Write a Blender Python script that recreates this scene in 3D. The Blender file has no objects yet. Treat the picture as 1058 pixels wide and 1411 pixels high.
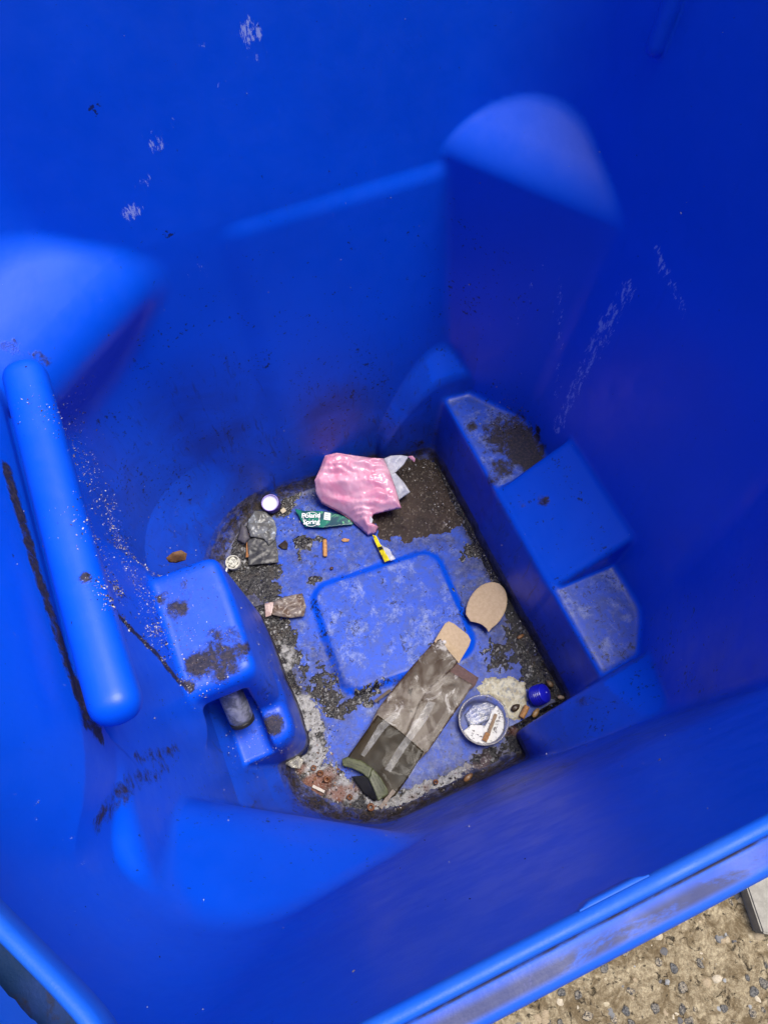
import bpy, bmesh, math, random
import numpy as np
from mathutils import Vector, Matrix
from mathutils.geometry import delaunay_2d_cdt
SC = bpy.context.scene
COL = SC.collection
rnd = random.Random(7)
nrs = np.random.RandomState(11)

# ------------------------------------------------------------------ camera, sky, sun, exposure
MC = np.array([[0.91736, -0.39806, 0.00119], [-0.35454, -0.81545, -0.45756], [0.18311, 0.41932, -0.88922]])
_u, _s, _v = np.linalg.svd(np.array([[0.9174, -0.3979, 0.0014], [-0.3545, -0.8191, -0.4511], [0.1806, 0.4133, -0.8925]]))
MC = _u @ _v
FP = 1059.0
CC = (529.0, 705.5)

def ray(px, py):
    return MC.T @ np.array([(px - CC[0]) / FP, (py - CC[1]) / FP, 1.0])

CAM = -ray(545, 870) * 1.14            # the origin is a point of the bin's inner floor

def at(px, py, z=0.0):                 # a point of the photograph taken to its real height
    r = ray(px, py)
    t = (z - CAM[2]) / r[2]
    return CAM + r * t

cd = bpy.data.cameras.new('camera')
cd.sensor_fit = 'VERTICAL'; cd.sensor_height = 36.0; cd.sensor_width = 27.0
cd.lens = 36.0 * FP / 1411.0
cd.clip_start = 0.01; cd.clip_end = 100
cam = bpy.data.objects.new('camera', cd); COL.objects.link(cam)
Rm = np.array([MC[0], -MC[1], -MC[2]]).T
mw = Matrix([[*Rm[i], CAM[i]] for i in range(3)] + [[0, 0, 0, 1]])
cam.matrix_world = mw
SC.camera = cam

SUN_DIR = Vector((0.26, -0.07, 1.0)).normalized()       # towards the sun
w = bpy.data.worlds.new('World'); SC.world = w; w.use_nodes = True
nt = w.node_tree; nt.nodes.clear()
sky = nt.nodes.new('ShaderNodeTexSky'); sky.sky_type = 'NISHITA'; sky.sun_disc = False; sky.air_density = 0.7; sky.dust_density = 4.0; sky.ozone_density = 0.3
sky.sun_elevation = math.asin(SUN_DIR.z)
sky.sun_rotation = math.atan2(SUN_DIR.x, SUN_DIR.y)
bg = nt.nodes.new('ShaderNodeBackground'); bg.inputs['Strength'].default_value = 0.05
wo = nt.nodes.new('ShaderNodeOutputWorld')
nt.links.new(sky.outputs[0], bg.inputs[0]); nt.links.new(bg.outputs[0], wo.inputs[0])
sd = bpy.data.lights.new('sun', 'SUN'); sd.energy = 1.5; sd.angle = math.radians(28); sd.color = (1.0, 0.95, 0.88)
so = bpy.data.objects.new('sun', sd); COL.objects.link(so)
so.rotation_euler = SUN_DIR.to_track_quat('Z', 'Y').to_euler()
SC.view_settings.view_transform = 'Standard'; SC.view_settings.look = 'None'
SC.view_settings.gamma = 1.0; SC.view_settings.use_curve_mapping = False
SC.view_settings.exposure = 1.66
SC.render.engine = 'CYCLES'
SC.cycles.max_bounces = 10; SC.cycles.diffuse_bounces = 5; SC.cycles.transparent_max_bounces = 12
SC.cycles.use_denoising = True

# ------------------------------------------------------------------ helpers
def tag(o, label=None, cat=None, group=None, kind=None):
    if label: o['label'] = label
    if cat: o['category'] = cat
    if group: o['group'] = group
    if kind: o['kind'] = kind
    return o

def empty(name, loc, label, cat, group=None):
    o = bpy.data.objects.new(name, None); COL.objects.link(o)
    o.location = loc; o.empty_display_size = 0.01
    return tag(o, label, cat, group)

def link(name, me, m, parent=None, smooth=True):
    o = bpy.data.objects.new(name, me); COL.objects.link(o)
    ms = m if isinstance(m, (list, tuple)) else [m]
    for x in ms: me.materials.append(x)
    if smooth: me.polygons.foreach_set('use_smooth', [True] * len(me.polygons))
    if parent is not None:
        o.parent = parent
        o.matrix_parent_inverse = Matrix.Translation(-Vector(parent.location)) if parent.type == 'EMPTY' else Matrix.Identity(4)
    return o

def pymesh(name, V, F):
    me = bpy.data.meshes.new(name)
    me.from_pydata([tuple(map(float, v)) for v in V], [], [tuple(int(i) for i in f) for f in F]); me.update()
    return me

def npmesh(name, V, Q):               # quads only, fast
    me = bpy.data.meshes.new(name)
    V = np.asarray(V, np.float32); Q = np.asarray(Q, np.int32)
    me.vertices.add(len(V)); me.vertices.foreach_set('co', V.ravel())
    k = Q.shape[1]
    me.loops.add(Q.size); me.loops.foreach_set('vertex_index', Q.ravel())
    me.polygons.add(len(Q))
    me.polygons.foreach_set('loop_start', np.arange(0, Q.size, k, dtype=np.int32))
    me.polygons.foreach_set('loop_total', np.full(len(Q), k, np.int32))
    me.update(calc_edges=True); me.validate()
    return me

def attr(me, name, vals):
    a = me.attributes.new(name, 'FLOAT', 'POINT'); a.data.foreach_set('value', np.asarray(vals, np.float32).ravel())

def colattr(me, name, vals):
    a = me.attributes.new(name, 'FLOAT_COLOR', 'POINT')
    v = np.ones((len(vals), 4), np.float32); v[:, :3] = vals
    a.data.foreach_set('color', v.ravel())

_perm = nrs.rand(4096).astype(np.float64)
def _h(ix, iy, iz=0):
    return _perm[(ix * 73856093 ^ iy * 19349663 ^ iz * 83492791) & 4095]
def vnoise(x, y, seed=0):
    ix = np.floor(x).astype(np.int64); iy = np.floor(y).astype(np.int64)
    fx = x - ix; fy = y - iy; fx = fx * fx * (3 - 2 * fx); fy = fy * fy * (3 - 2 * fy)
    a = _h(ix, iy, seed); b = _h(ix + 1, iy, seed); c = _h(ix, iy + 1, seed); d = _h(ix + 1, iy + 1, seed)
    return (a * (1 - fx) + b * fx) * (1 - fy) + (c * (1 - fx) + d * fx) * fy
def fbm(x, y, s, oct=4, seed=0, rough=0.55):
    x = np.asarray(x, float); y = np.asarray(y, float)
    t = 0; a = 1; n = 0
    for i in range(oct):
        t = t + a * vnoise(x * s + 17.3 * i, y * s - 9.1 * i, seed + i * 13); n += a; a *= rough; s *= 2.03
    return t / n
def sstep(e0, e1, x):
    t = np.clip((x - e0) / (e1 - e0), 0, 1); return t * t * (3 - 2 * t)
def segd(x, y, a, b):
    ax, ay = a; bx, by = b
    t = np.clip(((x - ax) * (bx - ax) + (y - ay) * (by - ay)) / max((bx - ax) ** 2 + (by - ay) ** 2, 1e-12), 0, 1)
    return np.hypot(x - ax - t * (bx - ax), y - ay - t * (by - ay))
def polyd(x, y, pts):
    d = 9.0
    for a, b in zip(pts[:-1], pts[1:]): d = np.minimum(d, segd(x, y, a, b))
    return d
def inpoly(x, y, P):
    x = np.asarray(x); y = np.asarray(y); c = np.zeros(x.shape, bool)
    n = len(P)
    for i in range(n):
        x0, y0 = P[i][:2]; x1, y1 = P[(i + 1) % n][:2]
        if y0 == y1: continue
        c ^= ((y0 > y) != (y1 > y)) & (x < (x1 - x0) * (y - y0) / (y1 - y0) + x0)
    return c
def sdpoly(x, y, P):
    P = [tuple(p[:2]) for p in P]
    d = polyd(x, y, P + [P[0]])
    return np.where(inpoly(x, y, P), -d, d)

# ------------------------------------------------------------------ materials
class NT:
    def __init__(s, name):
        s.m = bpy.data.materials.new(name); s.m.use_nodes = True; s.t = s.m.node_tree
        s.b = s.t.nodes['Principled BSDF']; s.b.inputs['Specular IOR Level'].default_value = 0.28; s.out = s.t.nodes['Material Output']
        s.co = s.n('ShaderNodeTexCoord').outputs['Object']
    def n(s, ty): return s.t.nodes.new(ty)
    def l(s, a, b): s.t.links.new(a, b)
    def val(s, inp, v):
        if hasattr(v, 'links'): s.l(v, inp)
        elif isinstance(v, (tuple, list)) and len(v) == 3 and inp.type == 'RGBA': inp.default_value = (*v, 1)
        else: inp.default_value = v
    def set(s, **k):
        for a, v in k.items(): s.val(s.b.inputs[a.replace('_', ' ')], v)
        return s
    def noise(s, scale, detail=4, rough=0.55, dist=0.0, co=None, sc=None):
        n = s.n('ShaderNodeTexNoise'); n.inputs['Scale'].default_value = scale
        n.inputs['Detail'].default_value = detail; n.inputs['Roughness'].default_value = rough
        n.inputs['Distortion'].default_value = dist
        c = co or s.co
        if sc:
            mp = s.n('ShaderNodeMapping'); mp.inputs['Scale'].default_value = sc; s.l(c, mp.inputs[0]); c = mp.outputs[0]
        s.l(c, n.inputs['Vector']); return n.outputs['Fac']
    def voro(s, scale, feat='F1', out='Distance', rand=1.0):
        n = s.n('ShaderNodeTexVoronoi'); n.feature = feat; n.inputs['Scale'].default_value = scale
        n.inputs['Randomness'].default_value = rand
        s.l(s.co, n.inputs['Vector']); return n.outputs[out]
    def ramp(s, fac, lo, hi, a=0.0, b=1.0):
        n = s.n('ShaderNodeMapRange'); n.interpolation_type = 'SMOOTHSTEP'
        s.val(n.inputs['Value'], fac); s.val(n.inputs['From Min'], lo); s.val(n.inputs['From Max'], hi)
        s.val(n.inputs['To Min'], a); s.val(n.inputs['To Max'], b); return n.outputs[0]
    def math(s, op, a, b=0.0):
        n = s.n('ShaderNodeMath'); n.operation = op; s.val(n.inputs[0], a); s.val(n.inputs[1], b); return n.outputs[0]
    def mix(s, f, a, b):
        n = s.n('ShaderNodeMix'); n.data_type = 'RGBA'
        s.val(n.inputs[0], f); s.val(n.inputs[6], a); s.val(n.inputs[7], b); return n.outputs[2]
    def attr(s, name, col=False):
        n = s.n('ShaderNodeAttribute'); n.attribute_name = name; return n.outputs['Color' if col else 'Fac']
    def bump(s, h, strength=0.3, dist=0.001):
        n = s.n('ShaderNodeBump'); n.inputs['Strength'].default_value = strength; n.inputs['Distance'].default_value = dist
        s.l(h, n.inputs['Height']); s.l(n.outputs[0], s.b.inputs['Normal']); return s
    def translucent(s, col, fac, nrm=None):
        tr = s.n('ShaderNodeBsdfTranslucent'); s.val(tr.inputs[0], col)
        mx = s.n('ShaderNodeMixShader'); s.val(mx.inputs[0], fac)
        s.l(s.b.outputs[0], mx.inputs[1]); s.l(tr.outputs[0], mx.inputs[2]); s.l(mx.outputs[0], s.out.inputs[0]); return s

BLUE = (0.0002, 0.070, 0.63)
def plastic_mat(name, floor=False):
    q = NT(name)
    big = q.noise(5, 3)
    col = q.mix(q.ramp(big, 0.3, 0.7), BLUE, (0.0003, 0.082, 0.71))
    # chalky scuff haze
    fine = q.noise(900, 3, 0.7)
    scr = q.noise(60, 6, 0.75, 1.5)
    dirt = q.attr('dirt'); scuff_gleam = q.attr('scuff_gleam'); tint = q.attr('tint'); speck = q.attr('speck')
    # grime tint, with lower-wall shade and purple sheen painted in
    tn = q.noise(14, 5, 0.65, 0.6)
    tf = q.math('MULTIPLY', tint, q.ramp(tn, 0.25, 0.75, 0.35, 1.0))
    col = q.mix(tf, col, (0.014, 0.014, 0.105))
    # vertical scratches and smears
    st = q.noise(30, 5, 0.7, 0.4, sc=(3.0, 3.0, 0.45))
    col = q.mix(q.math('MULTIPLY', q.ramp(st, 0.60, 0.80), q.math('ADD', 0.05, q.math('MULTIPLY', tint, 0.6))), col, (0.07, 0.075, 0.20))
    run = q.noise(46, 7, 0.75, 0.8, sc=(2.2, 2.2, 0.30))
    rm = q.math('MULTIPLY', q.ramp(run, 0.56, 0.66), q.math('ADD', 0.04, q.math('MULTIPLY', tint, 1.0)))
    col = q.mix(rm, col, (0.018, 0.015, 0.022))
    hl = q.noise(190, 5, 0.7, 0.5, sc=(1.6, 1.6, 0.10))
    hm = q.math('MULTIPLY', q.ramp(hl, 0.66, 0.74), q.math('ADD', 0.10, q.math('ADD', q.math('MULTIPLY', scuff_gleam, 1.1), q.math('MULTIPLY', tint, 0.25))))
    col = q.mix(q.math('MINIMUM', hm, 0.8), col, (0.22, 0.30, 0.62))
    # white scuffs, flaky, and one painted gleam
    sf = q.ramp(q.math('ADD', q.noise(150, 8, 0.78, 0.3, sc=(1.3, 1.3, .45)), q.math('MULTIPLY', scuff_gleam, 0.22)), 0.72, 0.76)
    sf = q.math('MULTIPLY', sf, q.ramp(scuff_gleam, 0.05, 0.4))
    col = q.mix(q.math('MULTIPLY', sf, 0.75), col, (0.42, 0.50, 0.80))
    # dark specks
    sp = q.noise(210, 4, 0.6, 0.3)
    spm = q.ramp(q.math('ADD', sp, q.math('MULTIPLY', q.math('MULTIPLY', speck, q.ramp(q.noise(13, 5, .7, 1.0), .40, .66, .25, 1.25)), 0.13)), 0.735, 0.765)
    col = q.mix(q.math('MULTIPLY', spm, 0.85), col, (0.010, 0.010, 0.014))
    # brown mud
    mn = q.noise(75, 9, 0.78, 0.4)
    mm = q.ramp(q.math('ADD', mn, q.math('MULTIPLY', dirt, 0.42)), 0.63, 0.83)
    mm = q.math('MULTIPLY', mm, q.ramp(dirt, 0.03, 0.25))
    mudc = q.mix(q.ramp(q.noise(300, 4, 0.7), 0.40, 0.70), (0.010, 0.008, 0.006), (0.052, 0.037, 0.026))
    dk = q.noise(120, 5, 0.7)
    # dust film on level faces
    geo = q.n('ShaderNodeNewGeometry'); 
    film = q.attr('film')
    fm = q.math('MULTIPLY', film, q.ramp(q.noise(70, 7, 0.72, 0.8), 0.36, 0.68, 0.42, 1.0))
    col = q.mix(q.math('MULTIPLY', fm, .85), col, (0.045, 0.074, 0.235))
    wv = q.ramp(q.math('ADD', q.noise(34, 11, 0.82, 0.25), q.math('MULTIPLY', film, 0.06)), 0.55, 0.74)
    col = q.mix(q.math('MULTIPLY', q.math('MULTIPLY', wv, film), 0.7), col, (0.26, 0.32, 0.54))
    bk = q.ramp(q.math('ADD', q.noise(110, 8, 0.78, 1.0), q.math('MULTIPLY', q.math('ADD', film, q.ramp(q.noise(16, 3), .45, .65)), 0.045)), 0.64, 0.67)
    col = q.mix(q.math('MULTIPLY', q.math('MULTIPLY', bk, film), 0.9), col, (0.012, 0.012, 0.018))
    stn = q.attr('stain')
    sn = q.math('MULTIPLY', stn, q.ramp(q.math('ADD', q.noise(48, 8, 0.75, 0.7), q.math('MULTIPLY', stn, 0.20)), 0.44, 0.66))
    col = q.mix(q.math('MULTIPLY', sn, 0.92), col, q.mix(q.ramp(q.noise(130, 6, 0.7), 0.4, 0.62), (0.016, 0.014, 0.013), (0.085, 0.080, 0.090)))
    ws = q.math('MULTIPLY', stn, q.ramp(q.noise(230, 8, 0.8, 1.0), 0.60, 0.66))
    col = q.mix(q.math('MULTIPLY', ws, 0.7), col, (0.34, 0.36, 0.40))
    col = q.mix(q.math('MULTIPLY', mm, 0.95), col, mudc)
    rough = q.ramp(q.noise(40, 4, 0.6), 0.3, 0.7, 0.36, 0.48)
    rough = q.math('MAXIMUM', rough, q.math('MULTIPLY', mm, 0.7))
    q.set(Base_Color=col, Roughness=rough)
    q.b.inputs['Specular IOR Level'].default_value = 0.20 if floor else 0.38
    h = q.math('ADD', q.math('MULTIPLY', fine, 0.20), q.math('ADD', q.math('MULTIPLY', mm, 3.0), q.math('MULTIPLY', q.noise(140, 4, 0.6), 0.5)))
    q.bump(h, 0.35, 0.0006)
    q.translucent(q.mix(mm, (0.0, 0.075, 0.80), (0.0, 0.0, 0.0)), 0.0 if floor else 0.05)
    return q.m

M_body = plastic_mat('blue_plastic')
M_floor = plastic_mat('scuffed_blue_plastic', True)

# ------------------------------------------------------------------ the bin: one moulded shell
T = np.array([[-.1, -.20, .20, -.20, .25, .12], [0, -.225, .225, -.236, .285, .150], [.06, -.258, .262, -.247, .293, .150],
              [.14, -.29, .29, -.26, .302, .13], [.5, -.325, .325, -.305, .345, .11], [.8, -.36, .36, -.35, .39, .09]])
def tv(z, i): return np.interp(z, T[:, 0], T[:, i])
def base_sd(x, y, z):
    xl, xr, yb, yt, r = [tv(z, i) for i in range(1, 6)]
    cx = (xl + xr) / 2; hx = (xr - xl) / 2; cy = (yb + yt) / 2; hy = (yt - yb) / 2
    qx = np.abs(x - cx) - hx + r; qy = np.abs(y - cy) - hy + r
    return np.hypot(np.maximum(qx, 0), np.maximum(qy, 0)) + np.minimum(np.maximum(qx, qy), 0) - r
def smax(a, b, k):
    h = np.maximum(k - np.abs(a - b), 0) / k
    return np.maximum(a, b) + h * h * k / 4
def smin(a, b, k): return -smax(-a, -b, k)
PAD = [(-.104, .095), (-.078, .120), (.088, .108), (.106, .085), (.107, -.034), (.085, -.055), (-.07, -.082), (-.092, -.066)]
def pad_h(x, y):
    cx, cy = .002, .018; a = math.radians(-4)
    X = (x - cx) * math.cos(a) + (y - cy) * math.sin(a); Y = -(x - cx) * math.sin(a) + (y - cy) * math.cos(a)
    qx = np.abs(X) - .103 + .03; qy = np.abs(Y) - .088 + .03
    d = np.hypot(np.maximum(qx, 0), np.maximum(qy, 0)) + np.minimum(np.maximum(qx, qy), 0) - .03
    return .009 * sstep(.006, -.008, d)
def cut(x, y, nx, ny, z, zt, d0, slope, low, k=.03):
    n = nx * x + ny * y
    up = d0 - (zt - z) / slope
    return smax(up - n, low - n, k)
def bump_solid(x, y, z):
    u = np.clip((x - .088) / .125, -.2, 1.1)
    zt = .030 + .150 * np.sin(np.clip(u, 0, 1) * math.pi / 2) ** .9 + (y - .27) * 1.1
    yin = .262 + .07 * z - .10 * (x - .14)
    return smax(smax(yin - y, (z - zt) * .68, .006), .090 + .10 * np.maximum(z - .02, 0) - x, .012)
def G(x, y, z):
    g = smax(base_sd(x, y, z), pad_h(x, y) - z, .022)
    # corner bosses
    g = smax(g, -cut(x, y, .82, .57, z, .556, .424, .62, .335 + .055 * z), .008)
    g = smax(g, -cut(x, y, .8, -.6, z, .572, .395, .85, .310 + .06 * z), .010)
    g = smax(g, -cut(x, y, -.6, .8, z, .545, .43, .88, .334 + np.maximum(.50 - z, 0) * .42, .07), .014)
    g = smax(g, -cut(x, y, -.53, -.848, z, .485, .384, 1.45, .273 + .073 * z, .025), .009 + .02 * sstep(-.28, -.32, x))
    # low step on the far wall
    yt = tv(z, 4)
    g = smax(g, -smax(smax(yt - .0010 - .0030 * sstep(-.02, .20, x) - y, z - .489, .016), np.abs(x - .08) - .15, .04), .012)
    # corner notch under the rim
    g = smax(g, -(.3905 + (.8 - z) * .6 + .86 * x + .5 * y), .012)
    # bumps beside the right ledge
    g = smax(g, -bump_solid(x, y, z), .005)
    g = smax(g, -bump_solid(x, .066 - y, z), .005)
    # right ledge and its sloped block
    xin = .178 + .12 * z
    s = smax(xin - x, z - .136, .009)
    g = smax(g, -s, .010)
    s = smax(smax(xin - .001 - x, (z - .137 - (x - .196) * .76) * .80, .010), np.abs(y - .0125) - .0825, .010)
    g = smax(g, -s, .006)
    # left block, lower step and niche
    xl = -.172 - .085 * z
    s = smax(smax(smax(x + .276 + .21 * (z - .262), z - .50, .03), .10 - z, .03), np.abs(y - .012) - .125, .04)
    g = smax(g, -s, .008)
    s = smax(smax(x - xl - .0015 * np.sin(y * 40), z - .262 - .02 * (y - .02), .014), np.abs(y - .021) - (.078 + .05 * (.262 - z)), .018)
    s = smax(s, -(x + .285), .004) if False else s
    g = smax(g, -s, .010)
    s = smax(smax(x - xl, z - .128, .016), np.abs(y + .062) - .052, .028)
    g = smax(g, -s, .010)
    nb = smax(smax(np.abs(x + .247) - .031, np.abs(y + .084) - .050, .012), np.abs(z - .162) - .060, .012)
    g = smin(g, nb, .006)
    # panel below the grab bar
    s = smax(smax(x + .303 + .05 * (.565 - z), (z - .536 - 1.5 * (-x - .308)) * .6, .006), np.abs(y - .02) - .175, .07)
    g = smax(g, -s, .016)
    lim = .548 - .15 * sstep(.12, .20, np.abs(y - .02))
    s = smax(smax(x + .3045 + .20 * np.maximum(z - .56, 0), np.abs(y - .01) - .27, .14), lim - z, .012)
    g = smax(g, -s, .012)
    s = smax(smax(x - (tv(z, 1) + .017), y - (.013 + .17 * (z - .143)), .006), z - .50, .03)
    g = smax(g, -s, .006)
    # grab bar
    ty = np.clip(y, -.137, .150)
    bx = .2762 + .0015 * np.cos(y * 9)
    c = (np.abs((x + bx) / .0178) ** 2.3 + np.abs((y - ty) / .0165) ** 2.3 + np.abs((z - .578) / .0175) ** 2.3) ** (1 / 2.3)
    c = (c - 1) * .0160
    web = smax(smax(x + .284, np.abs(z - .534) - .014, .008), np.abs(y - .006) - .138, .012)
    c = smin(c, web, .014)
    g = smax(g, -c, .010)
    # short rib high in the far right corner
    t = np.clip((z - .668) / .2, 0, 1)
    ax, ay = .340 + .02 * t, .214 + .01 * t
    c = np.sqrt((x - ax) ** 2 + (y - ay) ** 2 + np.minimum(z - .668, 0) ** 2) - .009
    g = smax(g, -c, .004)
    return g

def build_shell():
    h = .0045
    xs = np.arange(-.385, .386, h); ys = np.arange(-.375, .412, h); zs = .8 - h * np.arange(int(.825 / h), -1, -1)
    nx, ny, nz = len(xs), len(ys), len(zs)
    D = np.empty((nx, ny, nz), np.float32)
    Y, Z = np.meshgrid(ys, zs, indexing='ij')
    for i0 in range(0, nx, 16):
        X = xs[i0:i0 + 16][:, None, None]
        D[i0:i0 + 16] = G(np.broadcast_to(X, (X.shape[0], ny, nz)), Y[None], Z[None])
    s = D < 0
    cs = np.zeros((nx - 1, ny - 1, nz - 1), np.int8)
    for a in (0, 1):
        for b in (0, 1):
            for c in (0, 1):
                cs += s[a:nx - 1 + a, b:ny - 1 + b, c:nz - 1 + c]
    act = (cs > 0) & (cs < 8)
    ii = np.argwhere(act)
    idx = np.full(act.shape, -1, np.int64); idx[tuple(ii.T)] = np.arange(len(ii))
    acc = np.zeros((len(ii), 3)); cnt = np.zeros(len(ii))
    for ax in range(3):
        o = [k for k in range(3) if k != ax]
        for a in (0, 1):
            for b in (0, 1):
                p = ii.copy(); p[:, o[0]] += a; p[:, o[1]] += b
                q = p.copy(); q[:, ax] += 1
                d0 = D[tuple(p.T)]; d1 = D[tuple(q.T)]
                m = (d0 < 0) != (d1 < 0)
                t = np.where(m, d0 / np.where(m, d0 - d1, 1), 0)
                pos = p.astype(float); pos[:, ax] += t
                acc += np.where(m[:, None], pos, 0); cnt += m
    V = acc / cnt[:, None] * h + np.array([xs[0], ys[0], zs[0]])
    def grad(P):
        e = 5e-4
        x, y, z = P.T
        return np.stack([(G(x + e, y, z) - G(x - e, y, z)), (G(x, y + e, z) - G(x, y - e, z)), (G(x, y, z + e) - G(x, y, z - e))], 1) / (2 * e)
    for _ in range(3):
        g = grad(V); v = G(*V.T)
        st = -(v / np.maximum((g ** 2).sum(1), .2))[:, None] * g
        L = np.linalg.norm(st, axis=1, keepdims=True)
        V = V + st * np.minimum(1, .002 / np.maximum(L, 1e-9))
    g = grad(V); N = -g / np.maximum(np.linalg.norm(g, axis=1, keepdims=True), 1e-9)     # towards the air
    Q = []
    for ax in range(3):
        o = [k for k in range(3) if k != ax]
        sl0 = [slice(None)] * 3; sl1 = [slice(None)] * 3
        sl0[ax] = slice(0, -1); sl1[ax] = slice(1, None)
        ch = s[tuple(sl0)] != s[tuple(sl1)]
        e = np.argwhere(ch)
        lim = [nx - 1, ny - 1, nz - 1]
        e = e[(e[:, o[0]] > 0) & (e[:, o[1]] > 0) & (e[:, o[0]] < lim[o[0]]) & (e[:, o[1]] < lim[o[1]])]
        first = s[tuple(e.T)]
        def cell(a, b):
            c = e.copy(); c[:, o[0]] -= a; c[:, o[1]] -= b
            return idx[tuple(c.T)]
        q = np.stack([cell(0, 0), cell(1, 0), cell(1, 1), cell(0, 1)], 1)
        Q.append(q)
    Q = np.concatenate(Q); Q = Q[(Q >= 0).all(1)]
    # orient faces towards the air
    a = V[Q[:, 1]] - V[Q[:, 0]]; b = V[Q[:, 2]] - V[Q[:, 0]]; c2 = V[Q[:, 3]] - V[Q[:, 0]]
    fn = np.cross(a, b) + np.cross(b, c2)
    flip = (fn * N[Q[:, 0]]).sum(1) < 0
    Q[flip] = Q[flip][:, ::-1]
    return V, N, Q

V, N, Q = build_shell()
def hit(px, py):
    d = ray(px, py); t = np.linspace(.05, 1.45, 700); Pn = CAM + t[:, None] * d
    i = int(np.argmax((G(*Pn.T) > 0) & (Pn[:, 2] < .78))); return tuple(float(v) for v in Pn[i])
def HB(L): return [(*hit(a, b), c, d) for a, b, c, d in L]
def HL(L): return [(hit(*a), hit(*b), c, d) for a, b, c, d in L]

# where each kind of wear, plus painted shade and gleam, sits on the shell
def blobs(P, L):
    r = np.zeros(len(P))
    for (x, y, z, rad, a) in L:
        d = np.sqrt(((P - np.array([x, y, z])) ** 2).sum(1))
        r = np.maximum(r, a * sstep(rad, rad * .25, d))
    return r
def lines3(P, L):
    r = np.zeros(len(P))
    for a, b, rad, amt in L:
        a = np.array(a); b = np.array(b)
        t = np.clip(((P - a) @ (b - a)) / ((b - a) @ (b - a)), 0, 1)
        d = np.linalg.norm(P - a - t[:, None] * (b - a), axis=1)
        r = np.maximum(r, amt * sstep(rad, rad * .2, d))
    return r
x, y, z = V.T
Nup = N[:, 2]
dirt = lines3(V, HL([((8, 645), (52, 790), .012, .85), ((52, 790), (90, 905), .012, .82), ((90, 905), (118, 995), .012, .85), ((118, 995), (140, 1018), .010, .8),
                     ((118, 796), (165, 850), .007, 1.0), ((165, 850), (215, 900), .007, 1.0), ((215, 900), (262, 948), .010, 1.0), ((262, 948), (350, 1010), .008, .75), ((350, 1010), (400, 1050), .008, .55),
                     ((190, 1045), (245, 1033), .012, .50), ((135, 1130), (180, 1078), .016, .60), ((180, 1078), (230, 1060), .013, .45), ((0, 475), (62, 495), .010, .45), ((20, 470), (68, 500), .005, .6)]))
dirt = np.maximum(dirt, blobs(V, HB([(120, 797, .006, .7), (305, 912, .036, .85), (275, 915, .026, 1.0), (335, 895, .022, .7), (300, 885, .034, .52), (325, 875, .018, .55), (245, 840, .022, .72), (230, 820, .012, .5), (222, 827, .012, .72), (262, 818, .012, .5), (253, 808, .012, .6),
                                  (376, 1000, .024, .95), (700, 600, .060, .80), (722, 622, .045, 1.1), (735, 640, .035, 1.1), (715, 600, .035, 1.0), (650, 588, .016, .72), (672, 606, .016, .62), (692, 645, .03, .66), (680, 660, .02, .6),
                                  (749, 690, .014, .66), (741, 592, .010, 1.1), (741, 603, .010, 1.0), (720, 695, .012, .5), (600, 600, .03, .40), (575, 612, .02, .5), (800, 965, .018, .45), (735, 1000, .02, .40)])))
foot_ = sstep(.035, .008, z) * (Nup < .93) * ((np.abs(x) > .13) | (np.abs(y - .018) > .115))
edge_ = sstep(.055, .012, -base_sd(x, y, np.full(x.shape, .012))) * (z < .02)
dirt = np.maximum(dirt, .62 * foot_)
speck = sstep(.60, .25, z) * .75 + .25
speck *= np.where(x > .28, .35, 1)
speck = np.maximum(speck, sstep(.07, .0, z) * 1.6 * (Nup < .9))
speck = np.maximum(speck, blobs(V, [(.02, .312, .21, .05, 1.5), (-.119, .346, .504, .012, 2.2), (-.15, .33, .1, .2, 1.1), (.05, .30, .05, .18, 1.0), (-.145, .367, .645, .010, 2.0), (-.232, .335, .468, .02, 1.5), (-.282, .309, .442, .02, 1.6), (.07, .37, .663, .008, 2.0), (-.3, .1, .3, .16, 1.0)]))
scuff_gleam = blobs(V, [(.010, .371, .672, .022, 1.0), (.012, .369, .652, .018, .7), (-.033, .370, .665, .018, .6), (-.03, .365, .63, .02, .5), (-.145, .352, .542, .020, 1.0), (-.125, .356, .565, .02, .7), (-.10, .361, .600, .025, .75), (-.083, .362, .615, .02, .6),
                  (-.10, .342, .45, .03, .55), (-.075, .342, .43, .02, .5), (.327, .09, .517, .02, .8)])  # last blob paints the light on the boss edge, right wall
scuff_gleam = np.maximum(scuff_gleam, .42 * (Nup > .8) * (x > .17) * (z > .1) * (z < .145))
scuff_gleam = np.maximum(scuff_gleam, lines3(V, HL([((868, 395), (800, 520), .022, .9), ((840, 430), (768, 590), .022, .9), ((905, 345), (945, 430), .014, .9), ((770, 330), (680, 500), .02, .45), ((60, 1250), (180, 1260), .02, .4), ((20, 1080), (110, 1200), .03, .35)])))  # third line paints the same lit boss edge; the others are scuffs
scuff_gleam = np.maximum(scuff_gleam, lines3(V, [((.300, .150, .24), (.300, .205, .40), .016, .75), ((.306, .12, .28), (.318, .12, .42), .010, .6), ((.27, .25, .20), (.285, .27, .42), .012, .55), ((.24, .28, .22), (.25, .29, .35), .01, .35),
                                     ((-.30, -.15, .40), (-.33, -.10, .60), .06, .30), ((-.2, -.30, .50), (-.05, -.31, .42), .05, .22)]))
tint = sstep(.34, .02, z) * .70 * (Nup < .6)  # darkens towards the floor: grime plus painted shade of the lower walls
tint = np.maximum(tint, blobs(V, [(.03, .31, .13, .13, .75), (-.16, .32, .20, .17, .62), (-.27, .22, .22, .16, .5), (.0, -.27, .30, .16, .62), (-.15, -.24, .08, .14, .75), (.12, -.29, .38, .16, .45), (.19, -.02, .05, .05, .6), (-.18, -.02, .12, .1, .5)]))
tint *= np.where(x > .24, .25, 1)
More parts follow.
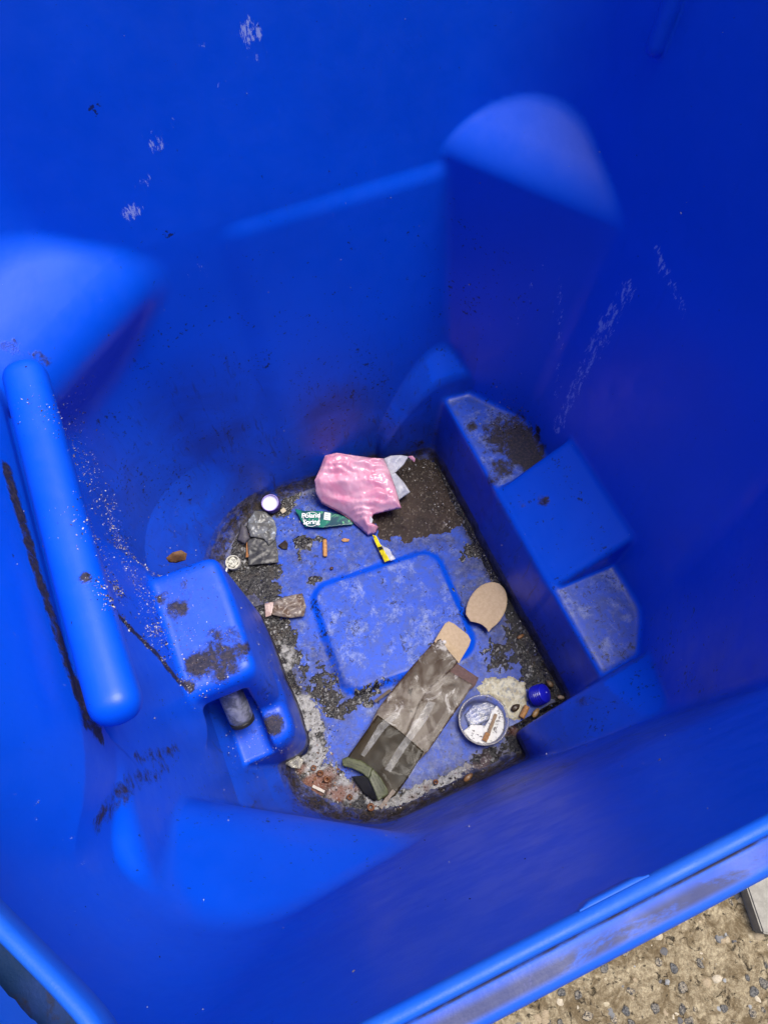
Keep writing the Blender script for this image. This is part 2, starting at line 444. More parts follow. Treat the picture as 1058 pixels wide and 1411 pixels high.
film = sstep(.80, .97, Nup) * ((z < .30)) * 1.0
film = np.where((z > .145) & (x > .15), film * .12, film)
film = np.where((z > .2) & (x < -.15), film * .30, film)
film = np.where((z > .05) & (x < -.15) & (z < .2), film * .2, film)
film = np.where((np.abs(y - .03) > .19) & (z > .02) & (z < .2) & (x < .19), film * .5, film)

def PX(px, py): p = at(px, py); return (p[0], p[1])
stain = .85 * edge_
for L_, w_, a_ in (([(622, 655), (665, 745), (712, 850), (752, 925), (770, 958)], .045, 1.0), ([(372, 880), (405, 950), (432, 1010), (425, 1060)], .045, .9),
                   ([(395, 1030), (420, 1070), (470, 1100), (530, 1118), (590, 1100), (650, 1070), (705, 1035)], .05, 1.0), ([(345, 700), (330, 760), (335, 820), (370, 860)], .06, 1.0),
                   ([(430, 740), (415, 770)], .03, .6), ([(470, 960), (540, 950)], .04, .55), ([(440, 900), (480, 980)], .04, .6), ([(650, 780), (700, 900)], .05, .7), ([(540, 750), (620, 745)], .03, .55), ([(560, 1060), (640, 1050)], .04, .5)):
    stain = np.maximum(stain, a_ * sstep(w_, w_ * .1, polyd(x, y, [PX(*p) for p in L_])))
stain = np.maximum(stain, .42 * ((np.abs(x) > .112) | (np.abs(y - .018) > .098)))
stain = stain * (z < .03)
fc = V[Q].mean(1); fN = N[Q].mean(1)
reg = np.zeros(len(Q), int)                                            # 0 wall
reg[(fc[:, 2] < .016) & (fN[:, 2] > .5)] = 1                           # floor
reg[(fc[:, 0] > .174) & (fc[:, 2] < .14) & (fc[:, 2] > .004) & (base_sd(*fc.T) < -.004)] = 2
wd = (np.abs(fc[:, 1] - .0125) < .084) & (fc[:, 0] > .19) & (fc[:, 2] > .1365) & (fc[:, 2] < .245) & (base_sd(*fc.T) < -.004)
reg[wd] = 3
lb = (fc[:, 0] < -.165) & (fc[:, 2] < .268) & (fc[:, 2] > .008) & (fc[:, 1] > -.118) & (fc[:, 1] < .118) & (base_sd(*fc.T) < -.018)
reg[lb] = 4
bar = (np.abs(fc[:, 2] - .578) < .026) & (fc[:, 0] > -.306) & (fc[:, 0] < -.25) & (fc[:, 1] > -.16) & (fc[:, 1] < .17)
reg[bar] = 5
bm = ((bump_solid(*fc.T) < .0015) | (bump_solid(fc[:, 0], .066 - fc[:, 1], fc[:, 2]) < .0015)) & (fc[:, 2] > .012) & (fc[:, 0] < .24) & (reg == 0)
reg[bm & (fc[:, 1] > 0)] = 6
reg[bm & (fc[:, 1] < 0)] = 7

bin_root = empty('recycling_bin', (0, .02, -.05), 'deep scuffed blue plastic wheeled bin seen from above with rubbish on its grimy floor', 'bin')
def shell_part(k, name, m, label=None):
    f = Q[reg == k]
    u, inv = np.unique(f.ravel(), return_inverse=True)
    me = npmesh(name, V[u], inv.reshape(-1, 4))
    for nm, a in (('dirt', dirt), ('speck', speck), ('scuff_gleam', scuff_gleam), ('tint', tint), ('film', film), ('stain', stain)): attr(me, nm, a[u])
    o = link(name, me, m, bin_root)
    me.normals_split_custom_set_from_vertices([tuple(map(float, n)) for n in N[u]])
    if label: o['label'] = label
    return o
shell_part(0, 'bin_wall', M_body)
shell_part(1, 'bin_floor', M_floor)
shell_part(2, 'side_ledge', M_body)
shell_part(3, 'sloped_block', M_body)
shell_part(4, 'side_block', M_body)
shell_part(5, 'grab_bar', M_body)
shell_part(6, 'corner_bump', M_body)
shell_part(7, 'corner_bump', M_body)

# ------------------------------------------------------------------ rim
def round_rect(xl, xr, yb, yt, r, n=14, m=40):
    P = []
    def line(a, b):
        for i in range(m): t = i / m; P.append((a[0] + (b[0] - a[0]) * t, a[1] + (b[1] - a[1]) * t))
    def arc(cx, cy, a0):
        for i in range(n): a = a0 + math.pi / 2 * i / n; P.append((cx + r * math.cos(a), cy + r * math.sin(a)))
    line((xl + r, yb), (xr - r, yb)); arc(xr - r, yb + r, -math.pi / 2)
    line((xr, yb + r), (xr, yt - r)); arc(xr - r, yt - r, 0)
    line((xr - r, yt), (xl + r, yt)); arc(xl + r, yt - r, math.pi / 2)
    line((xl, yt - r), (xl, yb + r)); arc(xl + r, yb + r, math.pi)
    return np.array(P)
RIMR = .06
P2 = round_rect(-.36, .36, -.35, .39, RIMR)
# resample the outline evenly so both outlines share their points
def resample(P, n=900):
    Pc = np.vstack([P, P[:1]]); s = np.r_[0, np.cumsum(np.linalg.norm(np.diff(Pc, axis=0), axis=1))]
    t = np.linspace(0, s[-1], n, endpoint=False)
    return np.stack([np.interp(t, s, Pc[:, 0]), np.interp(t, s, Pc[:, 1])], 1)
P2 = resample(P2)
P1 = P2.copy()
chain = np.array([(-.36, -.125), (-.352, -.150), (-.332, -.186), (-.306, -.229), (-.281, -.273), (-.2665, -.298), (-.2585, -.313), (-.256, -.326), (-.252, -.339), (-.243, -.347), (-.228, -.350)])
sel = np.where(((P2[:, 0] < -.228) & (P2[:, 1] < -.125)))[0]
# order along the outline: from left side down to the near side
order = sel[np.argsort(-(P2[sel, 1]) * 10 + 0)] if False else sel
ang = np.arctan2(P2[sel, 1] + .24, P2[sel, 0] + .25)
key = np.unwrap(np.where(ang > 0, ang - 2 * math.pi, ang))
o_ = np.argsort(key); sel = sel[o_]
cl = np.r_[0, np.cumsum(np.linalg.norm(np.diff(chain, axis=0), axis=1))]
ss = np.linspace(0, cl[-1], len(sel))
P1[sel, 0] = np.interp(ss, cl, chain[:, 0]); P1[sel, 1] = np.interp(ss, cl, chain[:, 1])
for _ in range(3): P1 = (np.roll(P1, 1, 0) + P1 * 2 + np.roll(P1, -1, 0)) / 4
def onorm(P):
    d = np.roll(P, -2, 0) - np.roll(P, 2, 0); d /= np.linalg.norm(d, axis=1, keepdims=True)
    return np.stack([d[:, 1], -d[:, 0]], 1)
N1, N2 = onorm(P1), onorm(P2)
def sweep(prof):
    R = []
    for (o, zz, which) in prof:
        R.append(np.c_[(P1 + N1 * o) if which == 1 else (P2 + N2 * o), np.full(len(P1), zz)])
    n = len(P1); Vv = np.vstack(R); F = []
    for k in range(len(prof) - 1):
        i = np.arange(n); j = (i + 1) % n
        F.append(np.stack([k * n + i, k * n + j, (k + 1) * n + j, (k + 1) * n + i], 1))
    return Vv, np.vstack(F)
rimq = NT('sunlit_rim_plastic')
att = rimq.noise(18, 5, 0.65, 0.6)
c = rimq.mix(rimq.ramp(att, .35, .65), (.004, .090, .62), (.012, .10, .56))
g1 = rimq.math('MULTIPLY', rimq.ramp(rimq.noise(30, 8, 0.72, 0.5, sc=(.45, 1.4, 1)), .44, .56), rimq.ramp(rimq.attr('mid'), 0.0, .8))
c = rimq.mix(rimq.math('MULTIPLY', rimq.attr('groove'), rimq.ramp(rimq.noise(14, 5, .6), .35, .6, .2, .8)), c, (.030, .070, .40))
c = rimq.mix(rimq.math('MULTIPLY', g1, .9), c, (.030, .035, .10))
c = rimq.mix(rimq.math('MULTIPLY', rimq.ramp(rimq.noise(25, 6, .7, .8), .56, .68), rimq.math('MULTIPLY', rimq.attr('groove'), .35)), c, (.17, .17, .52))
g2 = rimq.ramp(rimq.attr('seam'), .5, 1.0)
c = rimq.mix(rimq.math('MULTIPLY', g2, rimq.ramp(rimq.noise(60, 5, .7), .3, .6, .45, 1)), c, (.02, .02, .045))
cg = rimq.attr('corner')
c = rimq.mix(rimq.math('MULTIPLY', cg, rimq.ramp(rimq.noise(24, 5, .65), .30, .55, .6, 1.0)), c, (.003, .035, .13))
c = rimq.mix(rimq.math('MULTIPLY', cg, rimq.ramp(rimq.noise(38, 7, .7, .6), .50, .62)), c, (.030, .024, .022))
rimq.set(Base_Color=c, Roughness=rimq.ramp(rimq.noise(50, 3), .3, .7, .45, .6))
rimq.bump(rimq.noise(700, 4, .6), .2, .0006)
prof = [(.0065, .760, 1), (-.0008, .786, 1), (-.0009, .7970, 1), (.0002, .8000, 1), (.0032, .8010, 1), (.0046, .7998, 1), (.0051, .7970, 1), (.0055, .7950, 1), (.0060, .7944, 1), (.0078, .7946, 1),
        (.0098, .7948, 2), (.0115, .7946, 2), (.0130, .7946, 2), (.0145, .7950, 2), (.0162, .7940, 2), (.0175, .7915, 2), (.0180, .760, 2), (.0165, .757, 2), (.015, .760, 2), (.0145, .775, 2)]
Vr, Fr = sweep(prof)
_kk = np.repeat(np.arange(len(prof)), len(P1)); _cg = np.tile(sstep(.012, .035, np.linalg.norm(P1 - P2, axis=1)), len(prof))
Vr[:, 2] -= np.where(_kk >= 7, _cg * .030, 0)
me = npmesh('rim', Vr, Fr[:, ::-1])
n_ = len(P1); kk = np.repeat(np.arange(len(prof)), n_)
attr(me, 'groove', np.where((kk >= 9) & (kk <= 12), 1.0, np.where(kk >= 13, .15, 0.0)))
attr(me, 'mid', np.choose(kk, [0.0] * 9 + [.15, .6, 1, .7, .25, .0, 0, 0, 0, 0, 0]))
attr(me, 'corner', np.where(_kk >= 7, _cg, 0))
attr(me, 'seam', np.where((kk == 7) | (kk == 8), 1.0, 0.0))
rim_o = link('rim', me, rimq.m, bin_root)
# moulded tab on the near rim
def tab(p0, p1, wdt, zt):
    a = np.array(p0); b = np.array(p1); L = np.linalg.norm(b - a); n = 24; Vv = []; F = []
    for i in range(n + 1):
        t = i / n; prf = sstep(0, .18, t) * sstep(1, .82, t)
        c_ = a + (b - a) * t
        for (o, zz) in ((-.0005, zt - .012), (wdt * prf, zt - .010), (wdt * prf, zt - .0015), (wdt * prf - .0008 * prf, zt), (-.0005, zt)):
            Vv.append((c_[0], c_[1] + o, zz))
    for i in range(n):
        for k in range(4): q_ = i * 5 + k; F.append((q_, q_ + 5, q_ + 6, q_ + 1))
    return pymesh('rim_tab', Vv, F)
link('rim_tab', tab((-.098, -.3490), (-.070, -.3490), .0011, .7985), rimq.m, bin_root)

# foot skirt that carries the bin
Ps = resample(round_rect(-.255, .255, -.24, .29, .13), 300); Ns = onorm(Ps)
R_ = [np.c_[Ps + Ns * o, np.full(300, zz)] for o, zz in ((.004, .04), (.002, -.02), (-.004, -.049), (-.012, -.05), (-.02, -.02), (-.02, -.006))]
i = np.arange(300); j = (i + 1) % 300
Fq = np.vstack([np.stack([k * 300 + i, k * 300 + j, (k + 1) * 300 + j, (k + 1) * 300 + i], 1) for k in range(5)])
me = npmesh('foot_skirt', np.vstack(R_), Fq)
for nm in ('dirt', 'speck', 'scuff_gleam', 'tint', 'film', 'stain'): attr(me, nm, np.zeros(1800))
link('foot_skirt', me, M_body, bin_root)

# ------------------------------------------------------------------ open lid, unseen, added to block the sun from the interior; switched off
def shade_lid():
    # hinge along the left rim, leaning slightly outwards
    nu, nv = 40, 40; Vv = []; F = []
    for jv in range(nv + 1):
        for iu in range(nu + 1):
            u = iu / nu; v = jv / nv
            yy = -.385 + .81 * u; hh = v * .66
            edge = min(u, 1 - u, v, 1 - v)
            bul = .035 * sstep(0, .12, np.array(edge))
            Vv.append((-.402 - hh * .16 - float(bul), yy, .795 + hh))
    for jv in range(nv):
        for iu in range(nu):
            a = jv * (nu + 1) + iu; F.append((a, a + 1, a + nu + 2, a + nu + 1))
    return pymesh('shade_lid', Vv, F)
LID = False
if LID:
    me = shade_lid()
    for nm in ('dirt', 'speck', 'scuff_gleam', 'tint', 'film', 'stain'): attr(me, nm, np.zeros(len(me.vertices)))
    lo = link('shade_lid', me, rimq.m, bin_root)
    s_ = lo.modifiers.new('thick', 'SOLIDIFY'); s_.thickness = .004

# ------------------------------------------------------------------ ground
ZG = -.05
q = NT('exposed_aggregate_concrete')
base = q.mix(q.ramp(q.noise(38, 8, .75, .8), .38, .62), (.20, .15, .085), (.58, .49, .33))
base = q.mix(q.ramp(q.noise(170, 6, .75), .35, .7), q.mix(.7, base, (.12, .085, .045)), base)
vn = q.n('ShaderNodeTexVoronoi'); vn.inputs['Scale'].default_value = 62
mpn = q.n('ShaderNodeVectorMath'); mpn.operation = 'ADD'
nn = q.n('ShaderNodeTexNoise'); nn.inputs['Scale'].default_value = 60; nn.inputs['Detail'].default_value = 5; q.l(q.co, nn.inputs[0])
sc_ = q.n('ShaderNodeVectorMath'); sc_.operation = 'SCALE'; sc_.inputs['Scale'].default_value = .012; q.l(nn.outputs['Color'], sc_.inputs[0])
q.l(q.co, mpn.inputs[0]); q.l(sc_.outputs[0], mpn.inputs[1]); q.l(mpn.outputs[0], vn.inputs['Vector'])
sepc = q.n('ShaderNodeSeparateColor'); q.l(vn.outputs['Color'], sepc.inputs[0])
pick = q.ramp(sepc.outputs[0], .70, .72)
stone = q.math('MULTIPLY', pick, q.ramp(vn.outputs['Distance'], .40, .33))
stc = q.mix(sepc.outputs[1], (.16, .165, .17), (.50, .42, .30))
stc = q.mix(q.ramp(q.noise(420, 4, .7), .4, .6), stc, (.07, .07, .075))
base = q.mix(stone, base, stc)
pit = q.ramp(q.noise(95, 8, .78, .8), .57, .65)
base = q.mix(q.math('MULTIPLY', pit, .9), base, (.030, .022, .016))
q.set(Base_Color=base, Roughness=.85)
q.bump(q.math('ADD', q.math('ADD', q.noise(260, 6, .75), q.math('MULTIPLY', stone, .8)), q.math('MULTIPLY', pit, -1.2)), .9, .0055)
M_conc = q.m
xs = np.linspace(-.45, .75, 300); ys = np.linspace(-1.0, -.28, 180)
X, Y = np.meshgrid(xs, ys, indexing='ij')
edge = np.minimum.reduce([X + .45, .75 - X, Y + 1.0, -.28 - Y]); k_ = sstep(0, .08, edge)
Zg = ZG + .004 + (fbm(X, Y, 60, 5, 3, .6) - .5) * .006 * k_
i, j = np.meshgrid(np.arange(299), np.arange(179), indexing='ij')
a = (i * 180 + j).ravel()
fine = npmesh('g', np.stack([X.ravel(), Y.ravel(), Zg.ravel() - .004 * (1 - k_.ravel()) - .0005], 1), np.stack([a, a + 180, a + 181, a + 1], 1))
bm = bmesh.new(); bm.from_mesh(fine)
def addquad(x0, x1, y0, y1, zz):
    vs = [bm.verts.new((x0, y0, zz)), bm.verts.new((x1, y0, zz)), bm.verts.new((x1, y1, zz)), bm.verts.new((x0, y1, zz))]; bm.faces.new(vs)
for (x0, x1, y0, y1) in ((-20, -.45, -20, 20), (.75, 20, -20, 20), (-.45, .75, -20, -1.0), (-.45, .75, -.28, 20)): addquad(x0, x1, y0, y1, ZG - .0005)
gm = bpy.data.meshes.new('ground'); bm.to_mesh(gm); bm.free(); bpy.data.meshes.remove(fine)
tag(link('ground', gm, M_conc), kind='structure')

# stones set in the concrete
def stone_geo(cx, cy, cz, r, flat=.6, seg=1, rr=None, rot=None):
    rr = rr or rnd
    bmx = bmesh.new(); bmesh.ops.create_icosphere(bmx, subdivisions=seg, radius=1)
    sx, sy = r * rr.uniform(.7, 1.35), r * rr.uniform(.7, 1.2); az = rr.uniform(0, 6.28) if rot is None else rot
    Vv = []
    for v in bmx.verts:
        k = rr.uniform(.78, 1.12); X_, Y_, Z_ = v.co.x * sx * k, v.co.y * sy * k, v.co.z * r * flat * k
        Vv.append((cx + X_ * math.cos(az) - Y_ * math.sin(az), cy + X_ * math.sin(az) + Y_ * math.cos(az), cz + Z_))
    F = [tuple(v.index for v in f.verts) for f in bmx.faces]; bmx.free()
    return Vv, F
class Bits:
    def __init__(s): s.V = []; s.F = []; s.C = []
    def add(s, V_, F_, col):
        b = len(s.V); s.V += V_; s.F += [tuple(i + b for i in f) for f in F_]; s.C += [col] * len(V_)
    def build(s, name, m, parent=None, smooth=False):
        me = pymesh(name, s.V, s.F); colattr(me, 'col', np.array(s.C)); return link(name, me, m, parent, smooth)
def bits_mat(name, rough=.6):
    q = NT(name); c = q.attr('col', True)
    c = q.mix(q.ramp(q.noise(500, 4, .7), .3, .7, 0, .55), c, q.mix(.6, c, (.03, .025, .02)))
    q.set(Base_Color=c, Roughness=rough); q.bump(q.noise(900, 3), .4, .0006); return q.m
M_stone = bits_mat('stone_bits', .6); M_grit = bits_mat('grit_bits', .25)
B = Bits()
for _ in range(2600):
    px = rnd.uniform(-.25, .62); py = rnd.uniform(-.85, -.36)
    r = rnd.choice([.002, .002, .003, .004, .006, .008])
    cg = rnd.choice([(.16, .165, .175), (.28, .29, .30), (.38, .31, .21), (.48, .42, .32), (.09, .09, .10), (.33, .26, .17), (.42, .36, .25)])
    Vs, Fs = stone_geo(px, py, ZG + .002 - r * .12, r, .45, 2)
    B.add(Vs, Fs, cg)
tag(B.build('aggregate_gravel', M_stone, smooth=True), 'small grey and tan stones set in the rough concrete', 'gravel', kind='stuff')

# pale kerb corner at the right edge of the picture
q = NT('pale_smooth_concrete')
q.set(Base_Color=q.mix(q.ramp(q.noise(90, 6, .7), .3, .7), (.22, .21, .19), (.31, .30, .27)), Roughness=.8); q.bump(q.noise(400, 4), .3, .001)
ps = [at(1026, 1215, ZG + .03), at(1050, 1286, ZG + .03), at(1130, 1300, ZG + .03), at(1130, 1150, ZG + .03)]
bm = bmesh.new()
vs = [bm.verts.new((p[0], p[1], ZG + .03)) for p in ps]; f = bm.faces.new(vs)
r_ = bmesh.ops.extrude_face_region(bm, geom=[f])
for v in r_['geom']:
    if isinstance(v, bmesh.types.BMVert): v.co.z = ZG - .01
bmesh.ops.recalc_face_normals(bm, faces=bm.faces[:]); bmesh.ops.bevel(bm, geom=bm.edges[:], offset=.0022, segments=2, affect='EDGES')
me = bpy.data.meshes.new('paving_block'); bm.to_mesh(me); bm.free()
tag(link('paving_block', me, q.m, smooth=False), 'smooth pale grey concrete block at the corner of the rough concrete', 'paving block')

# ------------------------------------------------------------------ dirt on the bin floor
def wallfoot(x, y):                    # distance inside the floor outline, from the shell itself
    return -G(x, y, np.full(np.shape(x), .012))
H_ = .0012
xs = np.arange(-.235, .20, H_); ys = np.arange(-.245, .300, H_)
X, Y = np.meshgrid(xs, ys, indexing='ij')
FL = pad_h(X, Y)
XW = X + .010 * (fbm(X, Y, 38, 4, 77, .6) - .5) * 2; YW = Y + .010 * (fbm(X, Y, 38, 4, 91, .6) - .5) * 2
D_in = -smax(base_sd(X, Y, np.full(X.shape, .012)), X - .1785, .006)
D_in = np.minimum(D_in, np.where((Y < .118) & (Y > -.122), X + .172, 9))
D_in = np.minimum(D_in, bump_solid(X, Y, np.full(X.shape, .012))); D_in = np.minimum(D_in, bump_solid(X, .066 - Y, np.full(X.shape, .012)))
def blob2(L, X=X, Y=Y):
    r = np.zeros(X.shape)
    for (cx, cy, rx, ry, a) in L: r = np.maximum(r, a * sstep(1, .15, np.hypot((XW - cx) / rx, (YW - cy) / ry)))
    return r
def P(px, py, z=.0): p = at(px, py, z); return (p[0], p[1])
n1 = fbm(XW * .8 + YW * .6, YW * .8 - XW * .6, 55, 6, 1, .62); n2 = fbm(XW * .6 - YW * .8, YW * .6 + XW * .8, 160, 5, 5, .62); n3 = fbm(X, Y, 340, 3, 9, .6); n4 = fbm(X, Y, 22, 4, 21, .6)
def field_mesh(name, hgt, colr, m, keep=-.0006):
    ok = hgt > keep
    fk = ok[:-1, :-1] | ok[1:, :-1] | ok[:-1, 1:] | ok[1:, 1:]
    fk &= (D_in[:-1, :-1] > -.02)
    i, j = np.nonzero(fk); ny_ = X.shape[1]
    a = i * ny_ + j
    Qd = np.stack([a, a + ny_, a + ny_ + 1, a + 1], 1)
    u, inv = np.unique(Qd.ravel(), return_inverse=True)
    Vv = np.stack([X.ravel()[u], Y.ravel()[u], (FL + np.maximum(hgt, -.002)).ravel()[u]], 1)
    me = npmesh(name, Vv, inv.reshape(-1, 4)); colattr(me, 'col', colr.reshape(-1, 3)[u]); return link(name, me, m)
# brown soil heap in the far right corner
SO = [P(*p) for p in [(528, 748), (575, 744), (612, 738), (632, 728), (646, 722), (625, 690), (618, 650), (600, 615), (560, 625), (500, 660), (500, 700), (515, 725)]]
sdm = sdpoly(XW, YW, SO) + (n1 - .5) * .030 + (n2 - .5) * .008
soil_h = .0085 * sstep(.0, -.04, sdm) + .0022 * sstep(.004, -.004, sdm) - .0018 + (n2 - .5) * .0035 * sstep(.004, -.01, sdm) + (n3 - .5) * .0022
soil_h = np.where(sdm > .006, -.002, soil_h)
sc = np.zeros(X.shape + (3,)); dark = sstep(.35, .65, fbm(X, Y, 30, 4, 31))[..., None]
sc[:] = (.052, .036, .029); sc = sc * (1 - dark * .55) + np.array([.018, .014, .012]) * dark * .55
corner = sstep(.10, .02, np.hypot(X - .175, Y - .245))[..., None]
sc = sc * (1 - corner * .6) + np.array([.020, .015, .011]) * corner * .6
pale = (sstep(.66, .72, n3) * .5)[..., None]
sc = sc * (1 - pale) + np.array([.20, .17, .14]) * pale
q = NT('damp_soil'); q.set(Base_Color=q.attr('col', True), Roughness=.75); q.bump(q.noise(700, 5, .7), .6, .0012)
tag(field_mesh('soil', soil_h, sc, q.m), 'dark brown damp soil heaped in the corner of the bin floor', 'soil', kind='stuff')

# wet grime
def foot(pts, wdt, amt): return amt * sstep(wdt, wdt * .15, polyd(XW, YW, [P(*p) for p in pts]))
m_right = foot([(622, 655), (665, 745), (712, 850), (752, 925), (770, 958)], .024, 1.0)
m_right = np.maximum(m_right, foot([(715, 880), (740, 930)], .040, .78))
m_right = np.maximum(m_right, blob2([(*P(700, 900), .07, .045, .62), (*P(655, 760), .045, .03, .66), (*P(735, 935), .04, .04, .85)]))
m_left = foot([(372, 880), (405, 950), (432, 1010), (425, 1060)], .026, .86)
m_left = np.maximum(m_left, foot([(375, 850), (440, 960), (480, 975)], .034, .70))
m_left = np.maximum(m_left, blob2([(*P(345, 800), .045, .05, 1.0), (*P(330, 770), .03, .045, 1.0), (*P(350, 720), .035, .06, .95), (*P(385, 700), .05, .028, .85), (*P(420, 672), .045, .020, 1.0), (*P(392, 895), .03, .03, .7), (*P(370, 815), .03, .04, .95)]))
m_bot = foot([(395, 1030), (420, 1070), (470, 1100), (530, 1118), (590, 1100), (650, 1070), (705, 1035)], .034, 1.0)
m_bot = np.maximum(m_bot, foot([(430, 1080), (500, 1110)], .045, .95))
m_left = np.maximum(m_left, blob2([(*P(325, 745), .03, .06, 1.2), (*P(365, 790), .045, .03, .95), (*P(330, 800), .04, .04, 1.2), (*P(400, 680), .04, .02, 1.2), (*P(360, 700), .03, .03, 1.1)]))
m_mid = blob2([(*P(418, 748), .022, .018, .75), (*P(412, 765), .010, .02, .72), (*P(440, 745), .02, .01, .6), (*P(455, 705), .02, .014, .5), (*P(500, 960), .06, .03, .62), (*P(440, 930), .04, .05, .62), (*P(470, 735), .02, .012, .55), (*P(430, 800), .02, .01, .5)])
mk = np.maximum.reduce([m_right, m_left, m_bot, m_mid])
near = sstep(.014, .0, D_in) * (1.0 + .25 * (n4 > .45)); mk = np.maximum(mk, near)
gr = mk * .62 + (n1 - .5) * .85 + (n2 - .5) * .45 + (n3 - .5) * .18 - .31
grime_h = np.clip(gr, -.1, .30) * .006 + (n3 - .5) * .0010 * (gr > 0)
grime_h += sstep(.014, 0, D_in) * .0035 * (n2 > .3)
n5 = fbm(X, Y, 95, 5, 41, .65); n6 = fbm(X, Y, 40, 4, 55, .6)
gc = np.zeros(X.shape + (3,)); gc[:] = (.006, .0055, .006)
def over(gc, a, col): a = a[..., None]; return gc * (1 - a) + np.array(col) * a
gc = over(gc, sstep(.52, .66, n5) * .5, (.030, .022, .016))
gc = over(gc, sstep(.64, .70, n3) * sstep(.45, .6, n1) * .6, (.36, .36, .36))  # pale flecks painted as sparkling glints on the wet black
wl = np.maximum(blob2([(*P(425, 990), .035, .06, .9), (*P(440, 1050), .04, .05, 1.0), (*P(395, 905), .03, .06, .5), (*P(480, 1085), .05, .03, .9)]), foot([(520, 1110), (575, 1100), (640, 1065)], .026, 1.0))
wl = np.maximum(wl, blob2([(*P(470, 1030), .03, .04, .7), (*P(620, 1085), .035, .02, .8)]))
gc = over(gc, sstep(.44, .56, n5 * .55 + n2 * .25 + wl * .20) * sstep(.2, .5, wl) * .85, (.33, .33, .33))
gc = over(gc, sstep(.56, .62, n3) * wl * .5, (.03, .028, .026))
ru = blob2([(*P(435, 1080), .045, .03, 1.0), (*P(470, 1095), .05, .022, .9), (*P(415, 1060), .03, .02, .8), (*P(590, 1090), .05, .014, .5), (*P(700, 1010), .02, .02, .6)])
gc = over(gc, sstep(.42, .58, n6 * .6 + ru * .33) * ru * .9, (.16, .055, .025))
pu = blob2([(*P(665, 1055), .05, .022, 1.0)])
gc = over(gc, pu * .6 * sstep(.4, .6, n5), (.09, .05, .06))
q = NT('wet_grime'); q.set(Base_Color=q.attr('col', True), Roughness=q.ramp(q.noise(90, 4, .6), .3, .7, .08, .30))
q.b.inputs['Specular IOR Level'].default_value = .42
q.bump(q.noise(420, 5, .7), .8, .0018)
tag(field_mesh('grime', grime_h, gc, q.m), 'wet black and white sludge crusted around the edge of the bin floor', 'grime', kind='stuff')

# cream smear
CR = [P(*p) for p in [(648, 948), (668, 936), (700, 932), (722, 942), (728, 958), (722, 985), (708, 996), (695, 990), (688, 968), (665, 962)]]
sdm = sdpoly(X, Y, CR) + (n1 - .5) * .022 + (n3 - .5) * .005
cr_h = .0022 * sstep(.002, -.006, sdm) - .0008 + (n3 - .5) * .0009
cr_h = np.where(sdm > .005, -.002, cr_h)
cc_ = np.zeros(X.shape + (3,)); cc_[:] = (.50, .47, .34); cc_ = over(cc_, sstep(.45, .62, n2) * .55, (.25, .20, .10)); cc_ = over(cc_, sstep(.56, .7, n3) * .6, (.10, .14, .20))
q = NT('cream_residue'); q.set(Base_Color=q.attr('col', True), Roughness=.22); q.bump(q.noise(300, 4, .6), .6, .0015)
tag(field_mesh('spilled_residue', cr_h, cc_, q.m), 'cream coloured wet residue spread between the clear cup and the blue cap', 'residue', kind='stuff')

# grit and crumbs
def tetra_bit(p, r, nrm=None):
    Vv = []
    for _ in range(5):
        v = np.array([rnd.gauss(0, 1) for _ in range(3)]); v /= np.linalg.norm(v) + 1e-9
        Vv.append(tuple(p + v * r * rnd.uniform(.6, 1.3)))
    F = [(0, 1, 2), (0, 2, 3), (0, 3, 4), (1, 2, 4), (2, 3, 4), (0, 1, 4), (1, 3, 4)]
    return Vv, F
PALE = [(.55, .52, .48), (.45, .42, .38), (.30, .25, .20), (.16, .12, .09), (.60, .60, .60)]
DARK = [(.02, .018, .016), (.04, .03, .022), (.08, .055, .035)]
def scatter_floor(B, poly, n, r0, r1, pal, dz=.004):
    Pp = [P(*p) for p in poly]; xs_ = [p[0] for p in Pp]; ys_ = [p[1] for p in Pp]; k = 0; g = 0
    while k < n and g < n * 30:
        g += 1
        x_ = rnd.uniform(min(xs_), max(xs_)); y_ = rnd.uniform(min(ys_), max(ys_))
        if not bool(inpoly(np.array(x_), np.array(y_), Pp)): continue
        i = int((x_ - xs[0]) / H_); j = int((y_ - ys[0]) / H_)
        if not (0 <= i < X.shape[0] and 0 <= j < X.shape[1]) or D_in[i, j] < .002: continue
        h = FL[i, j] + max(grime_h[i, j], soil_h[i, j], 0)
        r = r0 + (r1 - r0) * rnd.random() ** 2.5
        B.add(*tetra_bit(np.array([x_, y_, h + r * .35]), r), rnd.choice(pal)); k += 1
FB = Bits()
SOILC = [(575, 640), (598, 622), (640, 700), (625, 735), (570, 690), (545, 650)]
scatter_floor(FB, SOILC, 330, .0006, .0024, PALE + DARK)
scatter_floor(FB, [(520, 700), (640, 690), (640, 740), (530, 745)], 130, .0005, .0016, PALE[:4] + DARK * 3)
scatter_floor(FB, [(600, 640), (640, 640), (790, 960), (735, 960)], 420, .0006, .0022, PALE + DARK * 2)
scatter_floor(FB, [(365, 680), (430, 655), (450, 690), (330, 800), (380, 870), (310, 800)], 420, .0006, .0022, PALE + DARK * 3)
scatter_floor(FB, [(360, 860), (400, 860), (470, 1000), (430, 1090), (385, 1030)], 420, .0006, .0020, PALE + DARK * 2)
scatter_floor(FB, [(385, 1030), (440, 1020), (520, 1095), (600, 1080), (700, 1030), (640, 1090), (540, 1125), (460, 1110)], 700, .0007, .0026, PALE + DARK * 2 + [(.20, .07, .03), (.25, .12, .06)])
scatter_floor(FB, [(420, 700), (700, 800), (720, 960), (520, 1080), (400, 850)], 260, .0004, .0011, DARK * 3 + PALE)
tag(FB.build('floor_grit', M_grit), 'pale and dark crumbs scattered over the bin floor', 'grit', kind='stuff')
